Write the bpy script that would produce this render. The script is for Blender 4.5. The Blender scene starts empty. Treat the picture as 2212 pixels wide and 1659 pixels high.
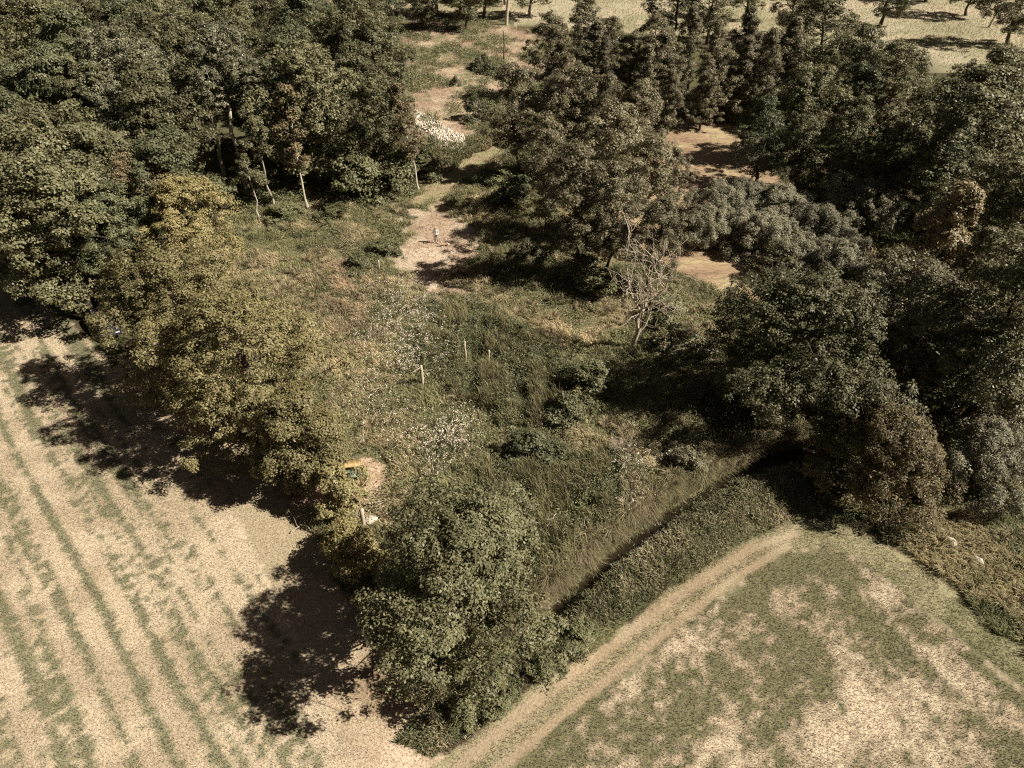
import bpy, bmesh, math, random
import numpy as np
from mathutils import Vector, Matrix

# ---------------------------------------------------------------- camera, sky, sun, exposure
SC = bpy.context.scene
COL = SC.collection
H_CAM, PITCH, FD, CX, CY = 37.0, math.radians(40.0), 1562.6, 1106.0, 829.5
cam_d = bpy.data.cameras.new("camera"); cam = bpy.data.objects.new("camera", cam_d); COL.objects.link(cam)
cam.location = (0, 0, H_CAM); cam.rotation_euler = (math.pi / 2 - PITCH, 0, 0)
cam_d.sensor_width = 36; cam_d.lens = 36 * FD / 2212; cam_d.clip_end = 4000; cam_d.clip_start = 0.5
SC.camera = cam
SUN_EL = math.radians(43.0)
W = bpy.data.worlds.new("World"); SC.world = W; W.use_nodes = True
nt = W.node_tree; bg = nt.nodes["Background"]
sky = nt.nodes.new("ShaderNodeTexSky"); sky.sky_type = 'NISHITA'; sky.sun_disc = False
sky.sun_elevation = SUN_EL; sky.sun_rotation = math.radians(90)
tn = nt.nodes.new("ShaderNodeMix"); tn.data_type = 'RGBA'; tn.blend_type = 'MULTIPLY'; tn.inputs[0].default_value = 1
tn.inputs[7].default_value = (0.46, 0.31, 0.21, 1)
nt.links.new(sky.outputs[0], tn.inputs[6]); nt.links.new(tn.outputs[2], bg.inputs[0]); bg.inputs[1].default_value = 0.05
sun_d = bpy.data.lights.new("sun", 'SUN'); sun = bpy.data.objects.new("sun", sun_d); COL.objects.link(sun)
sun_d.energy = 5.0; sun_d.angle = math.radians(0.5); sun_d.color = (1.0, 0.925, 0.80)
sdir = Vector((math.cos(SUN_EL), -0.09, math.sin(SUN_EL)))
sun.rotation_euler = sdir.to_track_quat('Z', 'Y').to_euler(); sun.location = (60, 20, 60)
vs = SC.view_settings; vs.view_transform = 'Standard'; vs.look = 'None'; vs.exposure = 0.80; vs.gamma = 1
SC.render.engine = 'CYCLES'
cy = SC.cycles
cy.max_bounces = 4; cy.diffuse_bounces = 2; cy.glossy_bounces = 2; cy.transmission_bounces = 2; cy.transparent_max_bounces = 4
cy.use_denoising = False; cy.filter_width = 1.2

# ---------------------------------------------------------------- helpers
def at(u, v, z=0.0):
    dx, dy = (u - CX) / FD, (CY - v) / FD
    y = math.cos(PITCH) + dy * math.sin(PITCH); zz = -math.sin(PITCH) + dy * math.cos(PITCH)
    t = (H_CAM - z) / -zz
    return np.array((dx * t, y * t, z))
def W2(pts): return np.array([at(u, v)[:2] for u, v in pts])
def pix(P):
    z = P[:, 2] - H_CAM if P.shape[1] > 2 else np.full(len(P), -H_CAM)
    dep = P[:, 1] * math.cos(PITCH) - z * math.sin(PITCH); up = P[:, 1] * math.sin(PITCH) + z * math.cos(PITCH)
    return CX + FD * P[:, 0] / dep, CY - FD * up / dep
rs = np.random.RandomState
_perm = rs(7).permutation(4096); _val = rs(8).rand(4096)
def vnoise(x, y):
    xi, yi = np.floor(x).astype(int), np.floor(y).astype(int); fx, fy = x - xi, y - yi
    fx = fx * fx * (3 - 2 * fx); fy = fy * fy * (3 - 2 * fy)
    h = lambda a, b: _val[_perm[(a + _perm[b & 4095]) & 4095]]
    return (h(xi, yi) * (1 - fx) + h(xi + 1, yi) * fx) * (1 - fy) + (h(xi, yi + 1) * (1 - fx) + h(xi + 1, yi + 1) * fx) * fy
def fbm(x, y, s, o=4, seed=0):
    r = 0; a = 1; tot = 0; f = 1 / s
    for i in range(o):
        r = r + a * vnoise(x * f + 37.1 * i + seed * 13.7, y * f + 11.3 * i + seed * 7.9); tot += a; a *= .5; f *= 2
    return r / tot
def seg_d(P, a, b):
    ab = b - a; t = np.clip(((P - a) @ ab) / (ab @ ab), 0, 1)
    return np.hypot(P[:, 0] - a[0] - t * ab[0], P[:, 1] - a[1] - t * ab[1])
def line_d(P, L):
    d = seg_d(P, L[0], L[1])
    for i in range(1, len(L) - 1): d = np.minimum(d, seg_d(P, L[i], L[i + 1]))
    return d
def poly_sd(P, L):
    d = line_d(P, np.vstack([L, L[:1]])); ins = np.zeros(len(P), bool); n = len(L)
    for i in range(n):
        a, b = L[i], L[(i + 1) % n]
        if a[1] == b[1]: continue
        c = ((a[1] > P[:, 1]) != (b[1] > P[:, 1])) & (P[:, 0] < (b[0] - a[0]) * (P[:, 1] - a[1]) / (b[1] - a[1]) + a[0])
        ins ^= c
    return np.where(ins, d, -d)
def ss(a, b, x):
    t = np.clip((x - a) / (b - a), 0, 1); return t * t * (3 - 2 * t)
def mixc(c, d, t): return c * (1 - t[:, None]) + d * t[:, None]
def A(*c): return np.array(c, float)

def mesh(name, V, F, mat, parent=None, smooth=False, col=None, tint=None, link=True):
    """F: (n,3) or (n,4) array, or a list of such arrays"""
    V = np.asarray(V, np.float32); Fs = F if isinstance(F, list) else [F]; Fs = [np.asarray(f, np.int32) for f in Fs if len(f)]
    me = bpy.data.meshes.new(name); me.vertices.add(len(V)); me.vertices.foreach_set("co", V.ravel())
    loops = np.concatenate([f.ravel() for f in Fs]); cnt = np.concatenate([np.full(len(f), f.shape[1], np.int32) for f in Fs])
    me.loops.add(len(loops)); me.loops.foreach_set("vertex_index", loops)
    me.polygons.add(len(cnt)); me.polygons.foreach_set("loop_start", np.concatenate([[0], np.cumsum(cnt)[:-1]]).astype(np.int32))
    if smooth: me.polygons.foreach_set("use_smooth", np.ones(len(cnt), bool))
    if col is not None:
        a = me.attributes.new("Col", 'FLOAT_COLOR', 'POINT'); c4 = np.ones((len(V), 4), np.float32); c4[:, :3] = col; a.data.foreach_set("color", c4.ravel())
    if tint is not None:
        a = me.attributes.new("tint", 'FLOAT', 'POINT'); a.data.foreach_set("value", np.asarray(tint, np.float32))
    me.update(calc_edges=True); me.materials.append(mat)
    o = bpy.data.objects.new(name, me)
    if link: COL.objects.link(o)
    if parent is not None: o.parent = parent
    return o
def tag(o, label=None, cat=None, group=None, kind=None):
    for k, v in (("label", label), ("category", cat), ("group", group), ("kind", kind)):
        if v: o[k] = v
    return o
def empty(name, loc, rz=0.0):
    o = bpy.data.objects.new(name, None); COL.objects.link(o); o.location = loc; o.rotation_euler = (0, 0, rz); o.empty_display_size = .3; return o
def copy_tree(o):
    c = o.copy(); COL.objects.link(c)
    for ch in o.children:
        k = ch.copy(); COL.objects.link(k); k.parent = c
        for g in ch.children:
            q = g.copy(); COL.objects.link(q); q.parent = k
    return c

# ---------------------------------------------------------------- materials
def new_mat(name):
    m = bpy.data.materials.new(name); m.use_nodes = True; n = m.node_tree; return m, n, n.nodes["Principled BSDF"], n.nodes["Material Output"]
def ramp(n, cols, pos=None):
    r = n.nodes.new("ShaderNodeValToRGB"); e = r.color_ramp.elements
    pos = pos or [i / (len(cols) - 1) for i in range(len(cols))]
    while len(e) < len(cols): e.new(.5)
    for i, c in enumerate(cols): e[i].position = pos[i]; e[i].color = (*c, 1)
    return r
def noise(n, scale, detail=4, rough=.6):
    t = n.nodes.new("ShaderNodeTexNoise"); t.inputs["Scale"].default_value = scale; t.inputs["Detail"].default_value = detail; t.inputs["Roughness"].default_value = rough
    tc = n.nodes.new("ShaderNodeTexCoord"); n.links.new(tc.outputs["Object"], t.inputs["Vector"]); return t
def leaf_mat(name, cols, trans=.13, rough=.5, spec=.3, var=.25):
    m, n, p, out = new_mat(name)
    at_ = n.nodes.new("ShaderNodeAttribute"); at_.attribute_name = "tint"
    r = ramp(n, [(a * 1.12, b * 1.10, c * 1.14) for a, b, c in cols]); n.links.new(at_.outputs["Fac"], r.inputs[0])
    oi = n.nodes.new("ShaderNodeObjectInfo"); mr = n.nodes.new("ShaderNodeMapRange"); mr.inputs[3].default_value = 1 - var; mr.inputs[4].default_value = 1 + var
    n.links.new(oi.outputs["Random"], mr.inputs[0])
    mx = n.nodes.new("ShaderNodeVectorMath"); mx.operation = 'SCALE'; n.links.new(r.outputs[0], mx.inputs[0]); n.links.new(mr.outputs[0], mx.inputs["Scale"])
    n.links.new(mx.outputs[0], p.inputs["Base Color"]); p.inputs["Roughness"].default_value = rough; p.inputs["Specular IOR Level"].default_value = spec
    tr = n.nodes.new("ShaderNodeBsdfTranslucent"); n.links.new(mx.outputs[0], tr.inputs[0])
    ms = n.nodes.new("ShaderNodeMixShader"); ms.inputs[0].default_value = trans
    n.links.new(p.outputs[0], ms.inputs[1]); n.links.new(tr.outputs[0], ms.inputs[2]); n.links.new(ms.outputs[0], out.inputs[0])
    return m
def simple(name, c1, c2, scale, rough=.8, spec=.2, bump=0., metal=0.):
    m, n, p, out = new_mat(name); t = noise(n, scale); r = ramp(n, [c1, c2], [.3, .7]); n.links.new(t.outputs[0], r.inputs[0])
    n.links.new(r.outputs[0], p.inputs["Base Color"]); p.inputs["Roughness"].default_value = rough; p.inputs["Specular IOR Level"].default_value = spec; p.inputs["Metallic"].default_value = metal
    if bump:
        b = n.nodes.new("ShaderNodeBump"); b.inputs["Strength"].default_value = bump; b.inputs["Distance"].default_value = .05
        n.links.new(t.outputs[0], b.inputs["Height"]); n.links.new(b.outputs[0], p.inputs["Normal"])
    return m
def attr_mat(name, rough=.75, spec=.15, trans=0., fine=None):
    m, n, p, out = new_mat(name); a = n.nodes.new("ShaderNodeAttribute"); a.attribute_name = "Col"; c = a.outputs["Color"]
    if fine:
        t = noise(n, fine[0], 6, .7); mr = n.nodes.new("ShaderNodeMapRange"); mr.inputs[1].default_value = .3; mr.inputs[2].default_value = .7; mr.inputs[3].default_value = fine[1]; mr.inputs[4].default_value = fine[2]
        n.links.new(t.outputs[0], mr.inputs[0]); mx = n.nodes.new("ShaderNodeVectorMath"); mx.operation = 'SCALE'; n.links.new(c, mx.inputs[0]); n.links.new(mr.outputs[0], mx.inputs["Scale"]); c = mx.outputs[0]
        b = n.nodes.new("ShaderNodeBump"); b.inputs["Strength"].default_value = .7; b.inputs["Distance"].default_value = .08; n.links.new(t.outputs[0], b.inputs["Height"]); n.links.new(b.outputs[0], p.inputs["Normal"])
    n.links.new(c, p.inputs["Base Color"]); p.inputs["Roughness"].default_value = rough; p.inputs["Specular IOR Level"].default_value = spec
    if trans:
        tr = n.nodes.new("ShaderNodeBsdfTranslucent"); n.links.new(c, tr.inputs[0]); ms = n.nodes.new("ShaderNodeMixShader"); ms.inputs[0].default_value = trans
        n.links.new(p.outputs[0], ms.inputs[1]); n.links.new(tr.outputs[0], ms.inputs[2]); n.links.new(ms.outputs[0], out.inputs[0])
    return m
M = {}
M['ground'] = attr_mat("soil_and_turf", .9, .1, 0, (8.0, .55, 1.4))
M['blade'] = attr_mat("grass_blades", .6, .25, .3)
M['maple'] = leaf_mat("olive_maple_leaves", [(.125, .110, .045), (.205, .182, .082), (.285, .25, .125)])
M['yellow'] = leaf_mat("yellowing_leaves", [(.16, .138, .055), (.27, .232, .10), (.38, .325, .165)])
M['ash'] = leaf_mat("ash_leaves", [(.068, .070, .034), (.130, .128, .064), (.20, .188, .10)])
M['dark'] = leaf_mat("dark_green_leaves", [(.060, .070, .036), (.115, .122, .062), (.18, .180, .095)])
M['wood'] = leaf_mat("woodland_leaves", [(.080, .080, .040), (.140, .136, .068), (.215, .20, .11)])
M['poplar'] = leaf_mat("poplar_leaves", [(.090, .092, .050), (.165, .165, .095), (.34, .33, .23)], rough=.4)
M['alder'] = leaf_mat("alder_leaves", [(.110, .098, .055), (.19, .172, .10), (.31, .275, .18)], trans=.25)
M['willow'] = leaf_mat("grey_willow_leaves", [(.120, .115, .070), (.215, .205, .130), (.31, .29, .20)])
M['sallow'] = leaf_mat("sallow_leaves", [(.080, .075, .042), (.140, .132, .074), (.28, .255, .165)], rough=.42)
M['haw'] = leaf_mat("russet_hawthorn_leaves", [(.12, .088, .045), (.19, .155, .078), (.26, .23, .12)])
M['russet'] = leaf_mat("russet_birch_leaves", [(.115, .090, .046), (.185, .150, .078), (.27, .22, .125)])
M['bramble'] = leaf_mat("bramble_leaves", [(.075, .080, .036), (.135, .138, .064), (.22, .215, .115)])
M['seed'] = leaf_mat("white_seed_heads", [(.48, .42, .32), (.64, .57, .45), (.76, .69, .56)], trans=.1, rough=.8, var=.05)
M['bark'] = simple("grey_brown_bark", (.05, .04, .028), (.15, .12, .09), 9, .9, .1, .5)
M['palebark'] = simple("pale_birch_bark", (.30, .26, .20), (.62, .56, .46), 4, .8, .15, .3)
M['deadwood'] = simple("bleached_dead_wood", (.33, .27, .20), (.62, .53, .42), 7, .8, .15, .3)
M['stone'] = simple("pale_boulder_stone", (.34, .29, .23), (.66, .59, .49), 3.5, .85, .15, .6)
M['rubble'] = simple("chalky_rubble", (.50, .43, .34), (.74, .66, .55), 1.5, .9, .1, .3)
M['water'] = simple("dark_ditch_water", (.012, .009, .006), (.03, .022, .012), .6, .12, .5)

# ---------------------------------------------------------------- ground zones
FIELD_L = W2([(-900, 590), (70, 608), (240, 790), (400, 960), (490, 1070), (560, 1215), (650, 1400), (770, 1659), (840, 1800), (-1200, 1800)])
R_EDGE = W2([(960, 1790), (1100, 1659), (1290, 1500), (1450, 1370), (1600, 1252), (1700, 1190), (1770, 1175), (1850, 1200), (1960, 1283), (2100, 1395), (2212, 1487), (2500, 1740)])
FIELD_R = np.vstack([R_EDGE, W2([(2500, 1860), (960, 1860)])])
HEAD = W2([(900, 1790), (930, 1660), (1170, 1480), (1320, 1375), (1480, 1245), (1640, 1150), (1740, 1110), (1850, 1140), (1990, 1215), (2120, 1320), (2212, 1405), (2500, 1640), (2500, 1860), (900, 1860)])
RUT_A = W2([(880, 1790), (1010, 1640), (1180, 1500), (1330, 1390), (1480, 1275), (1620, 1185), (1720, 1150)])
RUT_B = W2([(950, 1790), (1085, 1659), (1275, 1500), (1440, 1365), (1580, 1255), (1700, 1180)])
TRACK_L = W2([(300, 800), (420, 950), (540, 1080), (600, 1180), (665, 1320), (735, 1470), (800, 1590), (880, 1700), (930, 1800)])
BANK = W2([(930, 1640), (1170, 1470), (1320, 1365), (1480, 1240), (1640, 1140), (1760, 1090), (1720, 1010), (1580, 1005), (1450, 1100), (1340, 1185), (1225, 1285), (1150, 1380), (1000, 1480), (880, 1560), (840, 1610)])
DITCH = W2([(1120, 1385), (1225, 1280), (1340, 1180), (1440, 1105), (1560, 1035), (1650, 985), (1760, 960)])
MEADOW = W2([(500, 460), (560, 440), (720, 420), (880, 420), (960, 395), (1070, 330), (1120, 420), (1240, 470), (1330, 560), (1480, 590), (1660, 660), (1600, 760), (1500, 900), (1600, 1000), (1450, 1100), (1340, 1185), (1225, 1285), (1150, 1380), (1000, 1480), (860, 1560), (760, 1480), (700, 1330), (640, 1190), (600, 1100), (590, 1000), (540, 900), (480, 760), (430, 620), (420, 500)])
CLEAR = W2([(870, 455), (955, 440), (1020, 470), (1060, 540), (1010, 570), (965, 600), (1020, 640), (1060, 660), (930, 645), (855, 590), (845, 540), (880, 500)])
PATH = W2([(880, 445), (930, 395), (1000, 345), (1065, 312), (1100, 330), (1050, 350), (985, 395), (960, 440)])
UPPER = W2([(900, 12), (1000, 38), (1110, 58), (1200, 90), (1260, 150), (1250, 240), (1060, 250), (1000, 305), (870, 300), (850, 200), (860, 120), (880, 60)])
RUBBLE = W2([(893, 235), (930, 255), (965, 280), (1003, 305), (1000, 325), (960, 325), (930, 300), (895, 275)])
PASTURE = W2([(930, 22), (1110, 50), (1400, 75), (1560, 90), (1700, 110), (1900, 105), (2100, 160), (2250, 120), (2400, 0), (2400, -200), (1700, -280), (700, -280), (700, 0)])
ROUGH_R = W2([(1900, 1150), (2070, 1090), (2180, 1060), (2400, 1000), (2600, 1500), (2500, 1640), (2212, 1405), (2120, 1320), (1990, 1215)])
POND = W2([(1290, 440), (1370, 380), (1430, 290), (1470, 250), (1530, 250), (1640, 290), (1700, 420), (1800, 560), (1740, 600), (1690, 640), (1655, 652), (1590, 640), (1530, 612), (1480, 590), (1400, 540), (1300, 475)])
YARD = W2([(760, 1000), (800, 990), (830, 1010), (820, 1060), (790, 1100), (730, 1100), (690, 1080), (640, 1110), (620, 1090), (680, 1050), (720, 1030)])
DPOLY = DITCH
def zfun(P):
    x, y = P[:, 0], P[:, 1]
    z = (fbm(x, y, 9, 3, 3) - .5) * .5 * ss(0, 6, np.minimum(poly_sd(P, MEADOW) + 4, 8)) + (fbm(x, y, 30, 2, 4) - .5) * .4
    d = line_d(P, DPOLY); z = z - 1.05 * np.exp(-(d / .8) ** 2)
    z = z + .35 * np.exp(-((d - 2.2) / 1.2) ** 2)
    pd = poly_sd(P, POND); z = np.where(pd > -2.5, z * (1 - ss(-2.5, .5, pd)) - .45 * ss(-2.0, 1.0, pd), z)
    return z
STRAW, STRAW2, FGREEN = A(.52, .425, .285), A(.43, .345, .225), A(.185, .18, .098)
def colour(P):
    """albedo and zone id of the ground at P"""
    x, y = P[:, 0], P[:, 1]; n = len(P)
    Q = P + np.stack([fbm(x, y, 1.6, 3, 1) - .5, fbm(x, y, 1.6, 3, 2) - .5], 1) * 1.2
    f1, f2, f3 = fbm(x, y, 3.0, 4, 5), fbm(x, y, .8, 3, 6), fbm(x, y, 9.0, 3, 7)
    zid = np.zeros(n, int)
    c = mixc(np.tile(A(.075, .058, .032), (n, 1)), A(.10, .10, .045), ss(.4, .65, f1))
    m = poly_sd(Q, PASTURE) > 0
    cp = mixc(mixc(np.tile(A(.42, .37, .24), (n, 1)), A(.30, .275, .155), ss(.42, .6, f3)), A(.46, .38, .25), ss(.52, .7, f1)); c[m] = cp[m]; zid[m] = 8
    m = poly_sd(Q, ROUGH_R) > 0
    cr = mixc(mixc(np.tile(A(.22, .20, .10), (n, 1)), A(.12, .135, .055), ss(.42, .6, f1)), A(.27, .2, .12), ss(.58, .7, f3)); c[m] = cr[m]; zid[m] = 5
    m = poly_sd(Q, MEADOW) > 0
    cm = mixc(mixc(np.tile(A(.17, .16, .08), (n, 1)), A(.11, .11, .052), ss(.4, .58, f1)), A(.30, .225, .13), ss(.56, .72, f3)); c[m] = cm[m]; zid[m] = 4
    wt = ss(-1.5, 2.5, poly_sd(P + (Q - P) * 2, UPPER) + (f2 - .5) * 4); m = wt > .5
    cu = mixc(mixc(np.tile(A(.50, .40, .27), (n, 1)), A(.40, .29, .195), ss(.4, .6, f1)), A(.24, .22, .115), ss(.50, .66, .5 * fbm(x, y, 5, 4, 9) + .5 * f2)); c = mixc(c, cu, wt); zid[m] = 7
    wt = ss(-1.2, 2.2, poly_sd(P + (Q - P) * 2.6, CLEAR) + (f2 - .5) * 4); m = wt > .5
    cc = mixc(mixc(np.tile(A(.55, .44, .31), (n, 1)), A(.43, .32, .215), ss(.45, .62, f1)), A(.28, .27, .13), ss(.6, .7, f3)); c = mixc(c, cc, wt); zid[m] = 6
    m = poly_sd(Q, YARD) > 0; c[m] = mixc(np.tile(A(.50, .37, .24), (n, 1)), A(.36, .25, .15), ss(.4, .6, f2))[m]; zid[m] = 6
    m = poly_sd(Q, RUBBLE) > 0; c[m] = mixc(np.tile(A(.56, .48, .38), (n, 1)), A(.40, .33, .25), ss(.4, .6, f2))[m]
    m = poly_sd(P + (Q - P) * 2, PATH) > 0; c[m] = mixc(np.tile(A(.30, .27, .14), (n, 1)), A(.36, .28, .17), ss(.40, .58, f2))[m]; zid[m] = 9
    # left stubble field: drill rows run along u, pale wheelings and green regrowth strips
    sdl = poly_sd(P + (Q - P) * .35, FIELD_L); m = sdl > 0
    t = -.66 * x + .75 * y; s = .75 * x + .66 * y + .8 * (fbm(t, t * 0, 18, 2, 3) - .5)
    g = .52 * fbm(s, t * .035, .5, 3, 11) + .38 * fbm(x, y, .36, 3, 12) + .10 * fbm(x, y, 2.4, 3, 13)
    for s0 in (-13.2, -10.4, -7.6, -4.6, -1.5): g = g - .17 * np.exp(-((s - s0) / .25) ** 2)
    for s0 in (-14.2, -12.2, -11.1, -9.0, -8.2, -6.6, -5.4, -3.8, -2.3, -.7, .9, 2.6, 4.6): g = g + .10 * np.exp(-((s - s0) / .24) ** 2) * (.35 + 1.3 * fbm(t, t * 0 + s0, 5, 3, 15))
    cl = mixc(mixc(np.tile(STRAW, (n, 1)), STRAW2, ss(.4, .6, f1)), FGREEN, .88 * ss(.495, .60, g)); c[m] = cl[m]; zid[m] = 1
    # headland, then the right-hand field whose rows follow its rounded corner
    m = poly_sd(P + (Q - P) * .3, HEAD) > 0
    ch = mixc(np.tile(A(.30, .265, .15), (n, 1)), A(.19, .18, .09), ss(.40, .6, .5 * f1 + .5 * f2)); c[m] = ch[m]; zid[m] = 3
    m = (line_d(P, TRACK_L) < 2.4 + (f1 - .5) * 1.5) & (zid != 3) & (sdl < 0) & (poly_sd(P, YARD) < 0)
    ct = mixc(np.tile(A(.46, .36, .235), (n, 1)), A(.33, .25, .15), ss(.45, .62, f1)); ct = mixc(ct, A(.26, .235, .13), .4 * ss(.52, .66, f3)); c[m] = ct[m]; zid[m] = 3
    for L, w in ((RUT_A, .46), (RUT_B, .40)):
        k = np.exp(-(line_d(P, L) / w) ** 2) * ss(.25, .45, f1 * .5 + f2 * .5 + .1) * (zid == 3); c = mixc(c, mixc(np.tile(A(.44, .345, .23), (n, 1)), A(.37, .26, .17), ss(.4, .6, f3)), np.clip(k * 1.3, 0, 1) * .6)
    sdr = poly_sd(P + (Q - P) * .25, FIELD_R); m = sdr > 0
    s = line_d(P, R_EDGE) + .8 * (fbm(x, y, 5, 2, 21) - .5)
    al = np.arctan2(x - 14, y - 12) * 14
    g = .30 * fbm(s, al * .08, .8, 3, 22) + .42 * fbm(x, y, .4, 3, 23) + .30 * fbm(x, y, 2.6, 3, 24) + .02
    for u, v, r, k in ((1900, 1265, 1.1, .3), (1920, 1300, .9, .25), (1800, 1280, .7, .25), (1700, 1315, .9, .15), (1850, 1475, 1.1, .3), (1870, 1540, 1.3, .25), (1790, 1590, 1.0, .28), (1740, 1640, .9, .28), (2010, 1480, 2.6, .12), (1990, 1570, 2.4, .12), (2080, 1600, 2.2, .12), (1600, 1620, 1.6, .10)):
        q = at(u, v); g = g - .75 * k * np.exp(-(((x - q[0]) ** 2 + (y - q[1]) ** 2) / r ** 2))
    for pts, w, k in (([(1930, 1400), (2020, 1470), (2110, 1560), (2190, 1640)], 1.0, .16), ([(2080, 1420), (2212, 1530), (2300, 1610)], .9, .12), ([(1620, 1560), (1700, 1480), (1760, 1440)], 1.2, .13), ([(1620, 1290), (1720, 1215), (1800, 1240), (1880, 1290)], .8, .10), ([(1380, 1590), (1560, 1440), (1680, 1360)], .9, .05)):
        g = g + .7 * k * np.exp(-(line_d(P, W2(pts)) / w) ** 2)
    for pts in ([(2040, 1395), (2130, 1475), (2250, 1590)], [(1500, 1659), (1640, 1540)], [(1950, 1225), (2090, 1340), (2212, 1440)]):
        g = g - .13 * np.exp(-(line_d(P, W2(pts)) / .25) ** 2)
    cr = mixc(mixc(np.tile(A(.54, .45, .305), (n, 1)), A(.37, .295, .195), ss(.32, .44, g)), A(.145, .138, .068), .92 * ss(.43, .56, g)); c[m] = cr[m]; zid[m] = 2
    k = np.exp(-((line_d(P, R_EDGE) + .15) / .22) ** 2) * (np.abs(sdr) < .8); c = mixc(c, A(.09, .09, .04), k * .5)
    m = poly_sd(Q, BANK) > 0; c[m] = mixc(np.tile(A(.085, .095, .04), (n, 1)), A(.15, .14, .065), ss(.45, .62, f1))[m]; zid[m] = 10
    q = at(872, 1640); k = np.exp(-(((x - q[0]) ** 2 + (y - q[1]) ** 2) / 1.2 ** 2)); c = mixc(c, A(.58, .45, .31), np.clip(k * 1.3, 0, 1) * (zid != 10))
    c = c * A(.97, .98, 1.05)
    return c, zid

def axis(lo, hi, st, far):
    a = list(np.arange(lo, hi + .001, st)); g = st
    while a[-1] < far[1]: g *= 1.35; a.append(a[-1] + g)
    g = st
    while a[0] > far[0]: g *= 1.35; a.insert(0, a[0] - g)
    return np.array(a)
gx = axis(-52, 48, .26, (-1500, 1500)); ya = np.arange(10, 60, .24); yb = np.arange(60, 130, .42)
gy = axis(0, 1, 1, (0, 1)); tail = [130.0]; g_ = .6
while tail[-1] < 2500: tail.append(tail[-1] + g_); g_ *= 1.15
head = [10 - d for d in np.cumsum([1.3 ** i for i in range(20)])][::-1]
gy = np.concatenate([head, ya, yb, tail])
GX, GY = np.meshgrid(gx, gy); GP = np.stack([GX.ravel(), GY.ravel()], 1)
GC, GZ = colour(GP); Gz = zfun(GP)
nx, ny = len(gx), len(gy)
i0 = (np.arange(ny - 1)[:, None] * nx + np.arange(nx - 1)[None]).ravel(); GF = np.stack([i0, i0 + 1, i0 + nx + 1, i0 + nx], 1)
fz = GZ[i0]; GV = np.column_stack([GP, Gz])
def ground_part(name, ids):
    f = GF[np.isin(fz, ids)]
    if not len(f): return
    u, inv = np.unique(f, return_inverse=True)
    tag(mesh(name, GV[u], inv.reshape(f.shape), M['ground'], smooth=True, col=GC[u]), kind='structure')
ground_part('ground', [0, 4, 5, 6, 10]); ground_part('stubble_field', [1]); ground_part('mown_field', [2]); ground_part('farm_track', [3])
ground_part('dry_clearing', [7]); ground_part('pasture', [8]); ground_part('grass_path', [9])

# pond with a brown scum, and the ditch water
def pond_mat():
    m, n, p, out = new_mat("pond_scum"); tc = n.nodes.new("ShaderNodeTexCoord"); mp = n.nodes.new("ShaderNodeMapping"); mp.inputs["Scale"].default_value = (1, 2.2, 1); n.links.new(tc.outputs["Object"], mp.inputs[0])
    t = n.nodes.new("ShaderNodeTexNoise"); t.inputs["Scale"].default_value = .16; t.inputs["Detail"].default_value = 5; n.links.new(mp.outputs[0], t.inputs[0])
    r = ramp(n, [(.27, .18, .115), (.36, .26, .16), (.46, .38, .22)], [.35, .52, .68]); n.links.new(t.outputs[0], r.inputs[0])
    v = n.nodes.new("ShaderNodeTexVoronoi"); v.feature = 'DISTANCE_TO_EDGE'; v.inputs["Scale"].default_value = .8; v.inputs["Randomness"].default_value = 1
    t2 = n.nodes.new("ShaderNodeTexNoise"); t2.inputs["Scale"].default_value = 1.2; t2.inputs["Detail"].default_value = 6; n.links.new(mp.outputs[0], t2.inputs[0])
    ad = n.nodes.new("ShaderNodeVectorMath"); ad.operation = 'MULTIPLY_ADD'; ad.inputs[1].default_value = (1.6, 1.6, 0); n.links.new(t2.outputs["Color"], ad.inputs[0]); n.links.new(mp.outputs[0], ad.inputs[2]); n.links.new(ad.outputs[0], v.inputs[0])
    mr = n.nodes.new("ShaderNodeMapRange"); mr.inputs[2].default_value = .10; mr.inputs[3].default_value = .55; n.links.new(v.outputs["Distance"], mr.inputs[0])
    sc = n.nodes.new("ShaderNodeVectorMath"); sc.operation = 'SCALE'; n.links.new(r.outputs[0], sc.inputs[0]); n.links.new(mr.outputs[0], sc.inputs["Scale"]); n.links.new(sc.outputs[0], p.inputs["Base Color"])
    p.inputs["Roughness"].default_value = .55; return m
c0 = POND.mean(0); PO = c0 + (POND - c0) * 1.03
bm = bmesh.new(); fs = bm.faces.new([bm.verts.new((a, b, -.2)) for a, b in PO]); me = bpy.data.meshes.new('pond'); bmesh.ops.triangulate(bm, faces=[fs]); bmesh.ops.recalc_face_normals(bm, faces=bm.faces); bm.to_mesh(me); bm.free(); me.materials.append(pond_mat())
o = bpy.data.objects.new('pond', me); COL.objects.link(o); tag(o, kind='structure')
dv, df = [], []
for i, a in enumerate(DITCH):
    tdir = DITCH[min(i + 1, len(DITCH) - 1)] - DITCH[max(i - 1, 0)]; nn = np.array((-tdir[1], tdir[0])) / np.hypot(*tdir)
    dv += [(*(a + nn * .9), -.72), (*(a - nn * .9), -.72)]
    if i: k = 2 * i; df.append((k - 2, k - 1, k + 1, k))
tag(mesh('ditch_water', dv, np.array(df), M['water']), kind='structure')

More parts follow.
